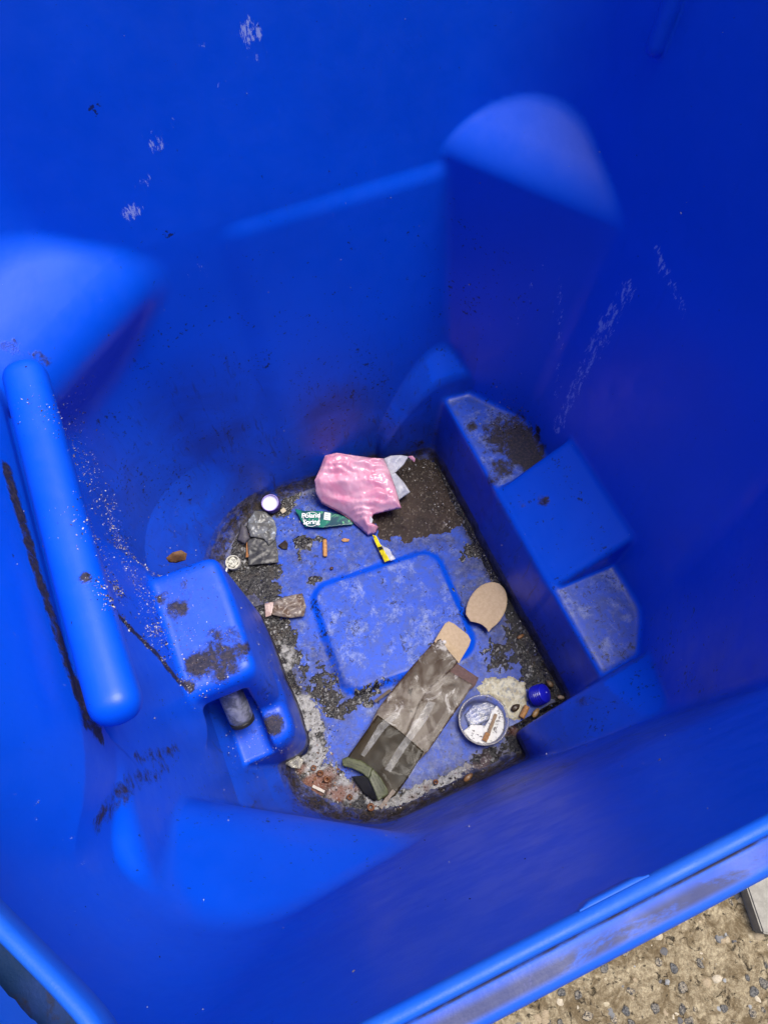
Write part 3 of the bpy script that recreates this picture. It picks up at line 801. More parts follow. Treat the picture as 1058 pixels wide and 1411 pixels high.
# grit stuck to the left wall and ledges
WB = Bits()
def scatter_wall(L, n, r0, r1, pal):
    allw = np.zeros(len(V))
    for (cx, cy, cz, rad, a) in L:
        d = np.sqrt(((V - np.array([cx, cy, cz])) ** 2).sum(1)); allw += a * np.maximum(0, 1 - d / rad) ** 1.5
    pr = allw / allw.sum(); ids = nrs.choice(len(V), n, p=pr)
    for i in ids:
        r = r0 + (r1 - r0) * rnd.random() ** 3
        t = np.array([rnd.uniform(-.0025, .0025) for _ in range(3)]); t -= N[i] * (t @ N[i])
        WB.add(*tetra_bit(V[i] + t + N[i] * r * .3, r), rnd.choice(pal))
scatter_wall([(*hit(a, b), .035, 1.0) for a, b in ((75, 570), (100, 610), (125, 650), (150, 700), (160, 740), (180, 790), (195, 820), (140, 760), (120, 720), (215, 850), (235, 890), (175, 760), (205, 870))], 1500, .0003, .0013, PALE + PALE + DARK)
scatter_wall([(*hit(a, b), .012, 1.0) for a, b in ((130, 805), (150, 830), (175, 860), (200, 885), (225, 910), (250, 935), (262, 945))], 420, .0004, .0014, DARK * 2 + PALE)
scatter_wall([(*hit(a, b), .03, 1.0) for a, b in ((350, 1010), (330, 1020), (365, 1040), (345, 1030))], 260, .0002, .0009, PALE)
scatter_wall([(-.300, .275, .40, .08, .5), (-.292, .24, .32, .07, .9), (-.298, .19, .25, .07, 1.1), (-.293, .139, .185, .07, 1.2), (-.297, .10, .25, .08, 1.0), (-.30, .05, .25, .06, 1.2)], 1000, .0004, .0016, PALE + DARK)
scatter_wall([(-.312, .05, .36, .03, 1), (-.30, .02, .28, .03, 1), (-.285, .005, .22, .03, 1)], 260, .0005, .0016, DARK * 2 + PALE)
scatter_wall([(-.252, -.04, .262, .045, 1), (-.225, .0, .262, .035, 1.0), (-.24, .03, .262, .05, .5)], 170, .0005, .0016, PALE + DARK)
scatter_wall([(.275, .175, .136, .06, 1), (.25, .19, .136, .05, 1)], 420, .0005, .0018, DARK * 2 + [(.16, .09, .05), (.30, .22, .15), (.4, .36, .3)])
scatter_wall([(-.225, -.10, .12, .06, 1), (-.24, -.06, .09, .04, .8)], 150, .0003, .0011, PALE)
scatter_wall([(.24, -.12, .136, .07, .5), (.17, -.215, .1, .05, .4)], 40, .0004, .0013, DARK + PALE)
scatter_wall([(-.18, .0, .15, .12, 1), (-.15, .3, .1, .15, .6), (0, .29, .06, .14, .5), (-.27, .2, .1, .1, 1)], 240, .0003, .0012, PALE + DARK)
ids = nrs.choice(np.nonzero((z > .05) & (z < .76))[0], 520)
for i in ids:
    WB.add(*tetra_bit(V[i] + N[i] * .0002, .0003 + .0011 * rnd.random() ** 4), rnd.choice(PALE + DARK * 2))
tag(WB.build('wall_grit', M_grit), 'tiny pale and dark crumbs stuck to the inner walls and ledges', 'grit', kind='stuff')

# ------------------------------------------------------------------ sheets and rubbish
def sheet(outline, step, bumpf=None, jitter=True):
    """outline: 3D points; returns a triangulated sheet whose height follows the outline"""
    O = np.array(outline, float); n = len(O)
    D2 = []; D3 = []
    for i in range(n):
        a = O[i]; b = O[(i + 1) % n]; k = max(1, int(np.linalg.norm((b - a)[:2]) / step))
        for t in range(k): D3.append(a + (b - a) * t / k)
    D3 = np.array(D3); m = len(D3)
    x0, y0 = D3[:, :2].min(0); x1, y1 = D3[:, :2].max(0)
    gx, gy = np.meshgrid(np.arange(x0, x1, step), np.arange(y0, y1, step)); gx = gx.ravel(); gy = gy.ravel()
    gx = gx + nrs.uniform(-.2, .2, gx.shape) * step; gy = gy + nrs.uniform(-.2, .2, gy.shape) * step
    sd_ = sdpoly(gx, gy, O); keep = sd_ < -step * .45; gx, gy = gx[keep], gy[keep]
    pts = [Vector((float(a), float(b))) for a, b in np.r_[D3[:, :2], np.c_[gx, gy]]]
    r = delaunay_2d_cdt(pts, [(i, (i + 1) % m) for i in range(m)], [list(range(m))], 1, 1e-7)
    vo = np.array([(v.x, v.y) for v in r[0]])
    wgt = 1 / (np.linalg.norm(vo[:, None] - D3[None, :, :2], axis=2) ** 2 + 1e-7)
    zz = (wgt * D3[:, 2]).sum(1) / wgt.sum(1)
    dd = -sdpoly(vo[:, 0], vo[:, 1], O)
    if bumpf is not None: zz = zz + bumpf(vo[:, 0], vo[:, 1], np.maximum(dd, 0))
    F = []
    for f in r[2]:
        a, b, c = [vo[i] for i in f[:3]]
        cr_ = (b[0] - a[0]) * (c[1] - a[1]) - (b[1] - a[1]) * (c[0] - a[0])
        F.append(f if cr_ > 0 else f[::-1])
    return np.c_[vo, zz], F
def crease(x, y, s, seed, amt):
    r = 1 - np.abs(2 * fbm(x + .013 * fbm(x, y, s, 2, seed + 3), y, s, 4, seed, .5) - 1); return amt * (r - .6)
def put_sheet(name, outline, step, m, parent=None, thick=.0006, bumpf=None, smooth=True):
    Vv, F = sheet(outline, step, bumpf)
    o = link(name, pymesh(name, Vv, F), m, parent, smooth)
    if thick:
        s_ = o.modifiers.new('thick', 'SOLIDIFY'); s_.thickness = thick; s_.offset = -1
    return o
def pts(L): return [at(*p) for p in L]
def simple(name, col, rough=.5, nscale=200, var=.3, bump=.3, bd=.0005, **kw):
    q = NT(name); c2 = tuple(v * (1 - var) for v in col)
    q.set(Base_Color=q.mix(q.ramp(q.noise(nscale, 5, .65), .3, .7), col, c2), Roughness=rough, **kw)
    q.bump(q.noise(nscale * 2, 4, .6), bump, bd); return q.m
def stained(name, col, col2, col3, s=60, rough=.5, **kw):
    q = NT(name)
    c = q.mix(q.ramp(q.noise(s, 6, .65, .5), .42, .58), col, col2)
    c = q.mix(q.ramp(q.noise(s * 2.1, 6, .7, .9), .58, .68), c, col3)
    q.set(Base_Color=c, Roughness=rough, **kw); q.bump(q.noise(s * 6, 4, .6), .4, .0006); return q.m
def clear(name, alpha=.25, col=(.9, .9, .9), rough=.08, bmp=.35):
    q = NT(name); fr = q.n('ShaderNodeFresnel'); fr.inputs[0].default_value = 1.5
    a = q.math('ADD', q.math('MULTIPLY', fr.outputs[0], 1.2), q.ramp(q.noise(80, 5, .7), .45, .75, alpha * .5, alpha * 1.6))
    q.set(Base_Color=col, Roughness=rough, Alpha=q.math('MINIMUM', a, 1.0)); q.b.inputs['Specular IOR Level'].default_value = .8
    q.bump(q.noise(90, 4, .6), bmp, .002 if bmp > .2 else .0005); return q.m

# pink plastic bag
pq = NT('pink_film')
pc = pq.mix(pq.ramp(pq.noise(26, 4, .6, .8), .35, .65), (.78, .31, .46), (.86, .50, .62))
pq.set(Base_Color=pc, Roughness=.18); pq.bump(pq.noise(60, 4, .6, 1.2), .25, .0016); pq.b.inputs['Specular IOR Level'].default_value = .6
pq.translucent((.70, .20, .33), .22)
wq = NT('silvery_white_film'); wq.set(Base_Color=wq.mix(wq.ramp(wq.noise(70, 4, .6), .4, .6), (.50, .52, .60), (.66, .67, .72)), Roughness=.24); wq.bump(wq.noise(60, 4, .6, 1.0), .5, .003)
wq.translucent((.55, .57, .65), .25)
zb = at(490, 680, 0)
bag = empty('plastic_bag', (float(zb[0]), float(zb[1]), .002), 'crumpled pink plastic bag torn open to show its silvery white inside', 'plastic bag')
OUT = pts([(447, 628, .055), (464, 624, .060), (490, 628, .060), (512, 631, .056), (529, 632, .052), (537, 650, .050), (545, 672, .048), (553, 700, .040), (531, 705, .034), (514, 709, .030), (511, 720, .022), (522, 726, .012), (518, 735, .008), (507, 738, .006), (492, 724, .008),
           (478, 712, .010), (458, 701, .012), (443, 694, .016), (435, 680, .030), (433, 662, .045), (440, 648, .052)])
def fold(x_, y_, ang, s, seed, wob=.012):
    u = x_ * math.cos(ang) + y_ * math.sin(ang); v = -x_ * math.sin(ang) + y_ * math.cos(ang)
    u = u + wob * (fbm(x_, y_, 22, 3, seed) - .5) * 2
    t = u * s + fbm(u * 1.0, v * .25, s * .35, 2, seed + 1) * 1.6
    return 1 - 2 * np.abs((t % 1.0) - .5)
def bagb(x_, y_, d):
    e = sstep(0, .010, d)
    return .017 * np.sqrt(np.clip(d / .035, 0, 1)) + e * (.0075 * fold(x_, y_, 1.20, 32, 3) * (.3 + 1.0 * fbm(x_, y_, 14, 2, 7)) + .0048 * fold(x_, y_, .95, 80, 13) * fbm(x_, y_, 30, 2, 9) + crease(x_, y_, 60, 8, .005))
put_sheet('bag_body', OUT, .0016, pq.m, bag, .0005, bagb)
# side skirt of the bag down to the floor
sk = []; skf = []
Oa = np.array(OUT)
seq = list(range(9, 21)) + [0, 1, 2, 3, 4]
cxy = Oa[:, :2].mean(0)
for k, i in enumerate(seq):
    p = Oa[i]; inn = cxy - p[:2]; inn /= np.linalg.norm(inn)
    sk += [tuple(p), (p[0] + inn[0] * .002, p[1] + inn[1] * .002, p[2] * .55 + .002), (p[0] + inn[0] * .012, p[1] + inn[1] * .012, .003)]
for k in range(len(seq) - 1):
    a = k * 3
    for t in (0, 1): skf.append((a + t, a + t + 1, a + t + 4, a + t + 3))
me = pymesh('bag_underside', sk, skf); o = link('bag_underside', me, pq.m, bag)
s_ = o.modifiers.new('s', 'SUBSURF'); s_.levels = 1; s_.render_levels = 2
put_sheet('bag_flap', pts([(533, 649, .045), (545, 652, .046), (556, 664, .034), (565, 678, .030), (552, 687, .030), (541, 696, .036), (536, 680, .045)]), .002, wq.m, bag, .0004, lambda a, b, d: crease(a, b, 60, 12, .010) * sstep(0, .008, d))
put_sheet('bag_flap', pts([(526, 633, .050), (538, 628, .056), (552, 627, .058), (563, 629, .054), (556, 640, .050), (546, 650, .048), (538, 655, .044), (529, 646, .047)]), .002, wq.m, bag, .0004, lambda a, b, d: crease(a, b, 60, 15, .008) * sstep(0, .008, d))
put_sheet('bag_tail', pts([(561, 629, .0545), (568, 628, .058), (572, 632, .055), (571, 637, .052), (566, 633, .053)]), .002, pq.m, bag, .0004)
put_sheet('bag_flap', pts([(508, 707, .034), (514, 716, .027), (512, 722, .025), (505, 722, .022), (497, 711, .028)]), .002, wq.m, bag, .0004)

# green bottle label
gq = NT('green_label_film')
gc_ = gq.mix(gq.ramp(gq.noise(34, 4, .6, 1.0), .40, .60), (.012, .16, .11), (.010, .05, .075))
gc_ = gq.mix(gq.ramp(gq.noise(60, 3, .5, 1.6), .60, .68), gc_, (.10, .34, .17))
gq.set(Base_Color=gc_, Roughness=.25)
lp = at(450, 713, .006)
lab = empty('bottle_label', (float(lp[0]), float(lp[1]), .004), 'flattened green bottle label with white lettering lying beside the pink bag', 'label')
put_sheet('label_film', pts([(406, 701, .008), (420, 704, .009), (440, 704, .0095), (460, 707, .009), (476, 712, .008), (489, 716, .006), (486, 723, .006), (470, 724, .0085), (445, 727, .0095), (421, 726, .009), (413, 714, .009)]), .002, gq.m, lab, .0005)
M_white = simple('white_print', (.82, .83, .84), .4, 100, .1)
def text_mesh(txt, size, px, py, px2, py2, z, m, parent, name='lettering', shear=0.0):
    cu = bpy.data.curves.new('txt', 'FONT'); cu.body = txt; cu.size = size; cu.extrude = .0002; cu.offset = size * .008; cu.align_x = 'LEFT'; cu.resolution_u = 3; cu.shear = shear; cu.space_character = .93
    to = bpy.data.objects.new('txt', cu); COL.objects.link(to)
    dg = bpy.context.evaluated_depsgraph_get(); me = bpy.data.meshes.new_from_object(to.evaluated_get(dg))
    bpy.data.objects.remove(to); 
    a = at(px, py, z); b = at(px2, py2, z); ang = math.atan2(b[1] - a[1], b[0] - a[0])
    xs_ = [v.co.x for v in me.vertices]; k = np.linalg.norm(b - a) / (max(xs_) - min(xs_)); x0 = min(xs_)
    me.transform(Matrix.Translation(Vector(a)) @ Matrix.Rotation(ang, 4, 'Z') @ Matrix.Scale(k, 4) @ Matrix.Translation(Vector((-x0, 0, 0))))
    o = link(name, me, m, parent, False); return o
text_mesh('Poland', .01, 416, 713.5, 441, 713.0, .0105, M_white, lab)
text_mesh('Spring', .01, 418, 722.5, 441, 721.5, .0105, M_white, lab)
def ring_mesh(c, r, t, h, n=40, squash=1.0, ang=0):
    Vv = []; F = []
    for i in range(n):
        a = 2 * math.pi * i / n; ca, sa = math.cos(a), math.sin(a) * squash
        for rr_, zz in ((r - t, 0), (r + t, 0), (r + t, h), (r - t, h)):
            x_, y_ = ca * rr_, sa * rr_
            Vv.append((c[0] + x_ * math.cos(ang) - y_ * math.sin(ang), c[1] + x_ * math.sin(ang) + y_ * math.cos(ang), c[2] + zz))
    for i in range(n):
        for k in range(4): F.append((i * 4 + k, i * 4 + (k + 1) % 4, ((i + 1) % n) * 4 + (k + 1) % 4, ((i + 1) % n) * 4 + k))
    return Vv, F
cr0 = at(429, 715.5, .0100)
link('printed_ring', pymesh('printed_ring', *ring_mesh(cr0, .0125, .0004, .0003)), M_white, lab)
bx = [at(447, 705.5, .0102), at(455.5, 707, .0102), at(455, 717, .0102), at(446, 716, .0102)]
put_sheet('printed_box', [np.array(p) for p in bx], .003, M_white, lab, .0003)
M_green = simple('dark_green_print', (.02, .12, .09), .4, 100, .2)
for k in range(3):
    a = at(448.2, 708.6 + k * 2.9, .0108); b = at(453.6, 709.2 + k * 2.9, .0108)
    nrm_ = np.array([-(b - a)[1], (b - a)[0], 0]); nrm_ /= np.linalg.norm(nrm_); nrm_ *= .00035
    link('printed_line', pymesh('printed_line', [a - nrm_, b - nrm_, b + nrm_, a + nrm_], [(0, 1, 2, 3)]), M_green, lab)

# yellow and white wrapper strip
yq = NT('yellow_print_film'); sp_ = yq.noise(70, 3, .5)
yq.set(Base_Color=yq.mix(yq.ramp(sp_, .60, .64), (.75, .62, .02), (.50, .38, .02)), Roughness=.3)
wp = at(529, 757, .008)
wr = empty('wrapper_strip', (float(wp[0]), float(wp[1]), .006), 'torn yellow and white wrapper strip below the pink bag', 'wrapper')
put_sheet('yellow_strip', pts([(513, 737, .012), (518, 738, .014), (523, 748, .012), (527, 755, .014), (533, 765, .016), (537, 772, .014), (530, 775, .010), (525, 765, .010), (520, 755, .009), (516, 746, .009)]), .0016, yq.m, wr, .0004, lambda a, b, d: crease(a, b, 120, 4, .004))
put_sheet('white_strip', pts([(524, 750, .0125), (529, 753, .013), (537, 757, .014), (540, 764, .014), (545, 770, .0125), (538, 773, .0145), (533, 765, .017), (527, 755, .015)]), .0016, wq.m, wr, .0004, lambda a, b, d: crease(a, b, 120, 6, .003))
put_sheet('dark_mark', pts([(521, 754, .0128), (526, 752.5, .0150), (528, 756, .0165), (523, 757.5, .0150)]), .0016, simple('black_print', (.02, .02, .015), .4), wr, .0003)

# lathe helper
def lathe(prof, n=48, ridge=0, ramp_=0.0):
    Vv = []; F = []
    for i in range(n):
        a = 2 * math.pi * i / n
        for (r, zz) in prof:
            k = 1 + (ramp_ * (1 if i % 2 else -1) if ridge else 0) * (1 if r > prof[0][0] * .8 else 0)
            Vv.append((r * k * math.cos(a), r * k * math.sin(a), zz))
    m = len(prof)
    for i in range(n):
        for k in range(m - 1): F.append((i * m + k, ((i + 1) % n) * m + k, ((i + 1) % n) * m + k + 1, i * m + k + 1))
    return Vv, F
def lathe_obj(name, prof, loc, tilt, m, parent=None, n=48, ridge=0, rp=0.0):
    Vv, F = lathe(prof, n, ridge, rp); me = pymesh(name, Vv, F)
    R = Matrix.Rotation(tilt[2], 4, 'Z') @ Matrix.Rotation(tilt[1], 4, 'Y') @ Matrix.Rotation(tilt[0], 4, 'X')
    me.transform(Matrix.Translation(Vector(loc)) @ R)
    bm = bmesh.new(); bm.from_mesh(me); bmesh.ops.remove_doubles(bm, verts=bm.verts[:], dist=1e-5); bmesh.ops.recalc_face_normals(bm, faces=bm.faces[:]); bm.to_mesh(me); bm.free()
    return link(name, me, m, parent)
def disc(name, r, z, loc, tilt, m, parent, n=40):
    return lathe_obj(name, [(.00001, z), (r * .5, z), (r * .93, z), (r, z - .0003)], loc, tilt, m, parent, n)

# purple cap, open side up
M_purple = simple('dark_purple_plastic', (.045, .018, .16), .3, 80, .3)
pcp = at(375, 696, .006)
cap = empty('discarded_cap', (float(pcp[0]), float(pcp[1]), .003), 'dark purple bottle cap lying open side up with pale lilac liner', 'bottle cap')
tl = (math.radians(8), math.radians(-8), 0)
ploc = (pcp[0], pcp[1], .004)
lathe_obj('cap_shell', [(.0001, 0), (.0125, 0), (.0142, .0012), (.0146, .004), (.0147, .012), (.0142, .0165), (.0132, .017), (.0126, .0160), (.0124, .010), (.0120, .006), (.0001, .006)], ploc, tl, M_purple, cap, 60, 1, .010)
q = NT('lilac_liner'); q.set(Base_Color=q.mix(q.ramp(q.noise(150, 5, .7), .60, .66), (.62, .60, .78), (.10, .09, .08)), Roughness=.35)
lathe_obj('cap_liner', [(.0001, .0125), (.008, .0122), (.0112, .0128), (.0122, .0145), (.0126, .0150)], ploc, tl, q.m, cap, 48)
lathe_obj('cap_rim', [(.0121, .0150), (.0126, .0168), (.0134, .0172), (.0140, .0162)], ploc, tl, simple('lilac_rim', (.36, .30, .62), .35, 80, .2), cap, 48)

# white cap with dirt
wcp = at(323, 777, .006)
q = NT('dirty_white_plastic'); q.set(Base_Color=q.mix(q.ramp(q.noise(260, 6, .75), .46, .54), (.52, .52, .44), (.05, .045, .035)), Roughness=.4); q.bump(q.noise(500, 3), .4, .0008)
cap2 = empty('discarded_cap', (float(wcp[0]), float(wcp[1]), .003), 'small white bottle cap filled with dirt near the left block', 'bottle cap')
M_cream = simple('cream_plastic', (.62, .60, .50), .4, 100, .15)
lathe_obj('cap_shell', [(.0001, 0), (.0092, 0), (.0106, .001), (.0110, .004), (.0111, .010), (.0107, .0125), (.0100, .0125), (.0095, .0115), (.0093, .007)], (wcp[0], wcp[1], .005), (.1, -.1, 0), M_cream, cap2, 48, 1, .012)
disc('cap_liner', .0094, .0098, (wcp[0], wcp[1], .005), (.1, -.1, 0), q.m, cap2)
lathe_obj('cap_ridge', [(.0052, .0098), (.0054, .0106), (.0060, .0106), (.0062, .0098)], (wcp[0], wcp[1], .005), (.1, -.1, 0), M_cream, cap2, 40)

# blue ribbed cap
q = NT('ribbed_blue_plastic'); q.set(Base_Color=(.010, .012, .46), Roughness=.22); q.b.inputs['Specular IOR Level'].default_value = .7
bcp = at(735, 959, .012); 
bc = empty('discarded_cap', (float(bcp[0]), float(bcp[1]), .002), 'round ribbed royal blue bottle cap beside the orange filter stub', 'bottle cap')
prof = [(.0001, .0245)] + [(.0045, .0243), (.0085, .0228)]
for k in range(6):
    zz = .0215 - k * .0032; rr_ = .0105 + .0018 * math.sin((k + 1) / 6 * 2.2)
    prof += [(rr_, zz), (rr_ + .0022, zz - .0010), (rr_ + .0022, zz - .0020), (rr_ - .0002, zz - .0030)]
prof += [(.0115, .0015), (.0100, 0), (.0001, 0)]
lathe_obj('cap_shell', prof, (bcp[0] + .001, bcp[1], .006), (math.radians(8), math.radians(38), math.radians(-5)), q.m, bc, 48)
lathe_obj('cap_boss', [(.0001, .0262), (.0022, .0258), (.0030, .0240)], (bcp[0] + .001, bcp[1], .006), (math.radians(8), math.radians(38), math.radians(-5)), q.m, bc, 24)

# small dark blue cap at the foot of the left block
q = simple('dark_blue_black_plastic', (.008, .012, .05), .3, 90, .4)
sc0 = at(417, 1030, .010)
o_ = lathe_obj('discarded_cap', [(.0001, .012), (.006, .012), (.0078, .0108), (.0084, .008), (.0085, .001), (.0075, 0), (.0001, 0)], (sc0[0], sc0[1], .004), (.25, -.2, 0), q, None, 40, 1, .02)
tag(o_, 'tiny blue black bottle cap wedged at the foot of the left block', 'bottle cap')

# clear round cup with white residue and a stick
ctr = at(665, 994, .010)
cup = empty('clear_cup', (float(ctr[0]), float(ctr[1]), .004), 'round clear plastic cup holding white flaky residue and a snapped stick', 'cup')
M_clear = clear('clear_cup_plastic', .03, (.5, .5, .5), .08)
lathe_obj('cup_wall', [(.0001, .0015), (.026, .0015), (.0290, .003), (.0310, .010), (.0325, .018), (.0345, .0195), (.0350, .0185), (.0345, .0175), (.0330, .0165)], (ctr[0], ctr[1], .002), (0, 0, 0), M_clear, cup, 72)
lathe_obj('cup_rim', [(.0322, .0180), (.0326, .0196), (.0336, .0200), (.0346, .0196), (.0348, .0180)], (ctr[0], ctr[1], .002), (0, 0, 0), clear('clear_rim', .40, (.46, .44, .42), .1), cup, 72)
q = NT('white_flaky_residue'); q.set(Base_Color=q.mix(q.ramp(q.noise(180, 6, .75, .6), .56, .60), (.70, .70, .66), (.10, .09, .09)), Roughness=.45); q.bump(q.noise(250, 5, .7), .6, .001)
put_sheet('residue_flake', pts([(637, 1008, .0075), (650, 998, .009), (668, 1000, .009), (673, 992, .010), (677, 980, .010), (684, 972, .010), (692, 980, .009), (696, 995, .008), (692, 1012, .008), (680, 1024, .007), (664, 1028, .007), (652, 1022, .007), (645, 1015, .0075)]), .0022, q.m, cup, .0008, lambda a, b, d: (fbm(a, b, 180, 4, 2) - .5) * .004)
q = NT('wet_grey_blue'); q.set(Base_Color=(.13, .19, .42), Roughness=.15)
put_sheet('cup_floor_tint', pts([(640, 985, .0055), (652, 970, .0055), (672, 966, .0055), (684, 972, .0055), (676, 990, .006), (660, 999, .0055), (646, 1000, .0055)]), .003, clear('tinted_clear', .22, (.30, .33, .42), .12), cup, .0004)  # added tinted sheet, stands for the blue floor seen through the cup
def stick(name, p0, p1, wd, th, m, parent=None, label=None, cat=None, group=None):
    a = np.array(p0, float); b = np.array(p1, float); d = b - a; L = np.linalg.norm(d); d /= L
    s = np.cross(d, (0, 0, 1)); s /= np.linalg.norm(s); u = np.cross(s, d); Vv = []; F = []; n = 7
    for i in range(n):
        t = i / (n - 1); k = wd * (1 + .12 * math.sin(i * 2.3)) * .5; c_ = a + d * L * t
        for sx, sz in ((-1, -1), (1, -1), (1, 1), (-1, 1)): Vv.append(tuple(c_ + s * k * sx + u * th * .5 * sz))
    for i in range(n - 1):
        for k in range(4): F.append((i * 4 + k, i * 4 + (k + 1) % 4, i * 4 + 4 + (k + 1) % 4, i * 4 + 4 + k))
    F += [(3, 2, 1, 0), tuple((n - 1) * 4 + k for k in range(4))]
    o = link(name, pymesh(name, Vv, F), m, parent, False)
    if cat: tag(o, label, cat, group)
    return o
M_wood = simple('wood_sliver', (.33, .23, .14), .7, 300, .4)
M_wood2 = simple('orange_brown_wood', (.36, .17, .06), .6, 300, .4)
stk = empty('broken_stick', tuple(map(float, at(678, 995, .012))), 'snapped light brown stick lying inside the clear cup', 'stick')
stick('stick_shaft', at(683, 984, .013), at(673, 1010, .012), .0045, .0015, M_wood, stk)
stick('stick_stub', at(672, 1010, .012), at(667, 1021, .011), .0070, .0030, M_wood2, stk)

# orange filter stub and seeds near the blue cap
def tube_obj(name, p0, p1, r, m, parent=None, n=20, bend=0.0, wob=.05):
    a = np.array(p0, float); b = np.array(p1, float); d = b - a; L = np.linalg.norm(d); d /= L
    s = np.cross(d, (0, 0, 1)); s /= np.linalg.norm(s); u = np.cross(s, d); Vv = []; F = []; K = 12
    for i in range(K + 1):
        t = i / K; c_ = a + d * L * t + s * bend * math.sin(math.pi * t)
        e = 1.0 if 0 < i < K else .82
        for k in range(n):
            an = 2 * math.pi * k / n; rr_ = r * e * (1 + wob * math.sin(an * 3 + i) * .5)
            Vv.append(tuple(c_ + s * rr_ * math.cos(an) + u * rr_ * math.sin(an)))
    for i in range(K):
        for k in range(n): F.append((i * n + k, i * n + (k + 1) % n, (i + 1) * n + (k + 1) % n, (i + 1) * n + k))
    F += [tuple(range(n))[::-1], tuple(K * n + k for k in range(n))]
    me = pymesh(name, Vv, F); bm = bmesh.new(); bm.from_mesh(me); bmesh.ops.recalc_face_normals(bm, faces=bm.faces[:]); bm.to_mesh(me); bm.free()
    return link(name, me, m, parent)
M_filter = simple('tan_filter_paper', (.52, .26, .09), .6, 350, .4)
tag(tube_obj('cigarette_stub', at(726, 973, .008), at(718, 989, .007), .0042, M_filter), 'soggy orange brown cigarette filter next to the blue cap', 'cigarette stub')
tag(tube_obj('cigarette_stub', at(447.5, 744, .004), at(448, 767, .004), .0035, M_filter), 'tan cigarette filter alone on the blue floor under the green label', 'cigarette stub')
tag(put_sheet('paper_scrap', pts([(470, 744, .003), (474, 741.5, .004), (482, 743, .003), (480, 746, .003), (473, 746.5, .003)]), .001, M_filter, None, .0008), 'tiny tan scrap of filter paper below the green label', 'paper scrap')
def seed(px, py, z, L, Wd, ang, col, label, k=0):
    p = at(px, py, z); bmx = bmesh.new(); bmesh.ops.create_uvsphere(bmx, u_segments=20, v_segments=12, radius=1)
    for v in bmx.verts:
        s = 1 - .35 * max(0, v.co.x); g_ = 1 - .16 * math.exp(-(v.co.y / .18) ** 2) * (v.co.z > 0)
        v.co = Vector((v.co.x * L, v.co.y * Wd * s, v.co.z * Wd * .7 * g_))
    me = bpy.data.meshes.new('seed'); bmx.to_mesh(me); bmx.free(); 
    o = link('seed', me, simple('seed_husk', col, .3, 200, .5)); o.location = tuple(p); o.rotation_euler = (0, 0, ang)
    return tag(o, label, 'seed', 'seeds and husks on the bin floor')
seed(710, 975, .006, .0075, .0048, .2, (.055, .035, .02), 'dark brown seed just left of the orange filter stub')
seed(738, 982, .006, .0080, .0040, .5, (.38, .22, .08), 'golden brown husk below the blue cap')
seed(757, 942, .008, .0062, .0042, 1.9, (.16, .10, .05), 'brown seed up against the right ledge above the blue cap')
seed(773, 961, .008, .0055, .0032, -.5, (.42, .30, .20), 'pale tan seed in the lower right corner of the floor')
seed(717, 877, .006, .0062, .0030, .1, (.20, .09, .03), 'reddish brown seed in black grime beside the right ledge')
seed(645, 1071, .006, .0080, .0040, .25, (.20, .10, .04), 'long brown husk in the crust along the near wall')
seed(457, 783, .003, .0030, .0028, .2, (.07, .03, .02), 'tiny round reddish seed on clean blue plastic')
M_ring = simple('rusty_bead', (.17, .065, .025), .25, 200, .5)
M_ring2 = simple('tan_bead_core', (.34, .20, .10), .4, 200, .4)
RL = [(511, 1112, .0052, 'brown ring shaped husk by the wood sliver at the near wall'), (450, 1074, .0046, 'rusty ring shaped husk in the reddish crust, rightmost of three'), (441, 1066, .0044, 'rusty ring shaped husk in the reddish crust, middle of three'), (432, 1058, .0040, 'rusty ring shaped husk in the reddish crust, leftmost of three'), (482, 1098, .0038, 'small rusty ring shaped husk under the dark tray'), (600, 1078, .0036, 'flat brown ring in the white crust right of the dark tray')]
for px_, py_, r_, lb_ in RL:
    p = at(px_, py_, .006)
    o = lathe_obj('ring_husk', [(r_ * .35, .001), (r_ * .45, .0028), (r_ * .75, .0036), (r_, .0025), (r_ * 1.02, .0008), (r_ * .7, 0)], (p[0], p[1], .005), (rnd.uniform(-.3, .3), rnd.uniform(-.3, .3), 0), M_ring, None, 24)
    tag(o, lb_, 'husk', 'ring shaped husks in the crust')

# kraft card oval with a bite out of it
kq = NT('kraft_card'); kq.set(Base_Color=kq.mix(kq.ramp(kq.noise(220, 5, .7), .3, .7), (.42, .31, .19), (.50, .38, .25)), Roughness=.8); kq.bump(kq.noise(900, 4, .7), .4, .0005)
ov = []
for k in range(28):
    a = 2 * math.pi * k / 28; cx, cy = 670, 836; L_, W_ = 36, 26; th = math.radians(-62)
    X_ = math.cos(a) * L_; Y_ = math.sin(a) * W_
    ov.append((cx + X_ * math.cos(th) - Y_ * math.sin(th), cy + X_ * math.sin(th) + Y_ * math.cos(th)))
ov = [p for p in ov if not (p[1] > 852 and p[0] < 672)]
i0 = max(range(len(ov)), key=lambda i: math.hypot(ov[i][0] - ov[(i + 1) % len(ov)][0], ov[i][1] - ov[(i + 1) % len(ov)][1]))
ov = ov[i0 + 1:] + ov[:i0 + 1]
ov = ov + [(675, 870), (670, 865), (664, 860), (656, 857), (648, 856.5), (641, 857)]
ov = [(642, 857) if False else p for p in ov]
# remove self crossings by sorting the rim part by angle around the centre
rim = [p for p in ov if p not in [(675, 870), (670, 865), (664, 860), (656, 857), (648, 856.5), (641, 857)]]
rim.sort(key=lambda p: (math.atan2(p[1] - 836, p[0] - 670) - math.radians(128)) % (2 * math.pi))
ovl = rim + [(673, 871), (670, 865.5), (664, 860.5), (656, 857.5), (648, 856)]
o = put_sheet('card_spoon_end', pts([(a, b, .012 + .006 * math.sin((a + b) * .03)) for a, b in ovl]), .0025, kq.m, None, .0012)
o.name = 'card_oval'
tag(o, 'oval piece of tan kraft card with a curved bite leaning by the right ledge', 'card')

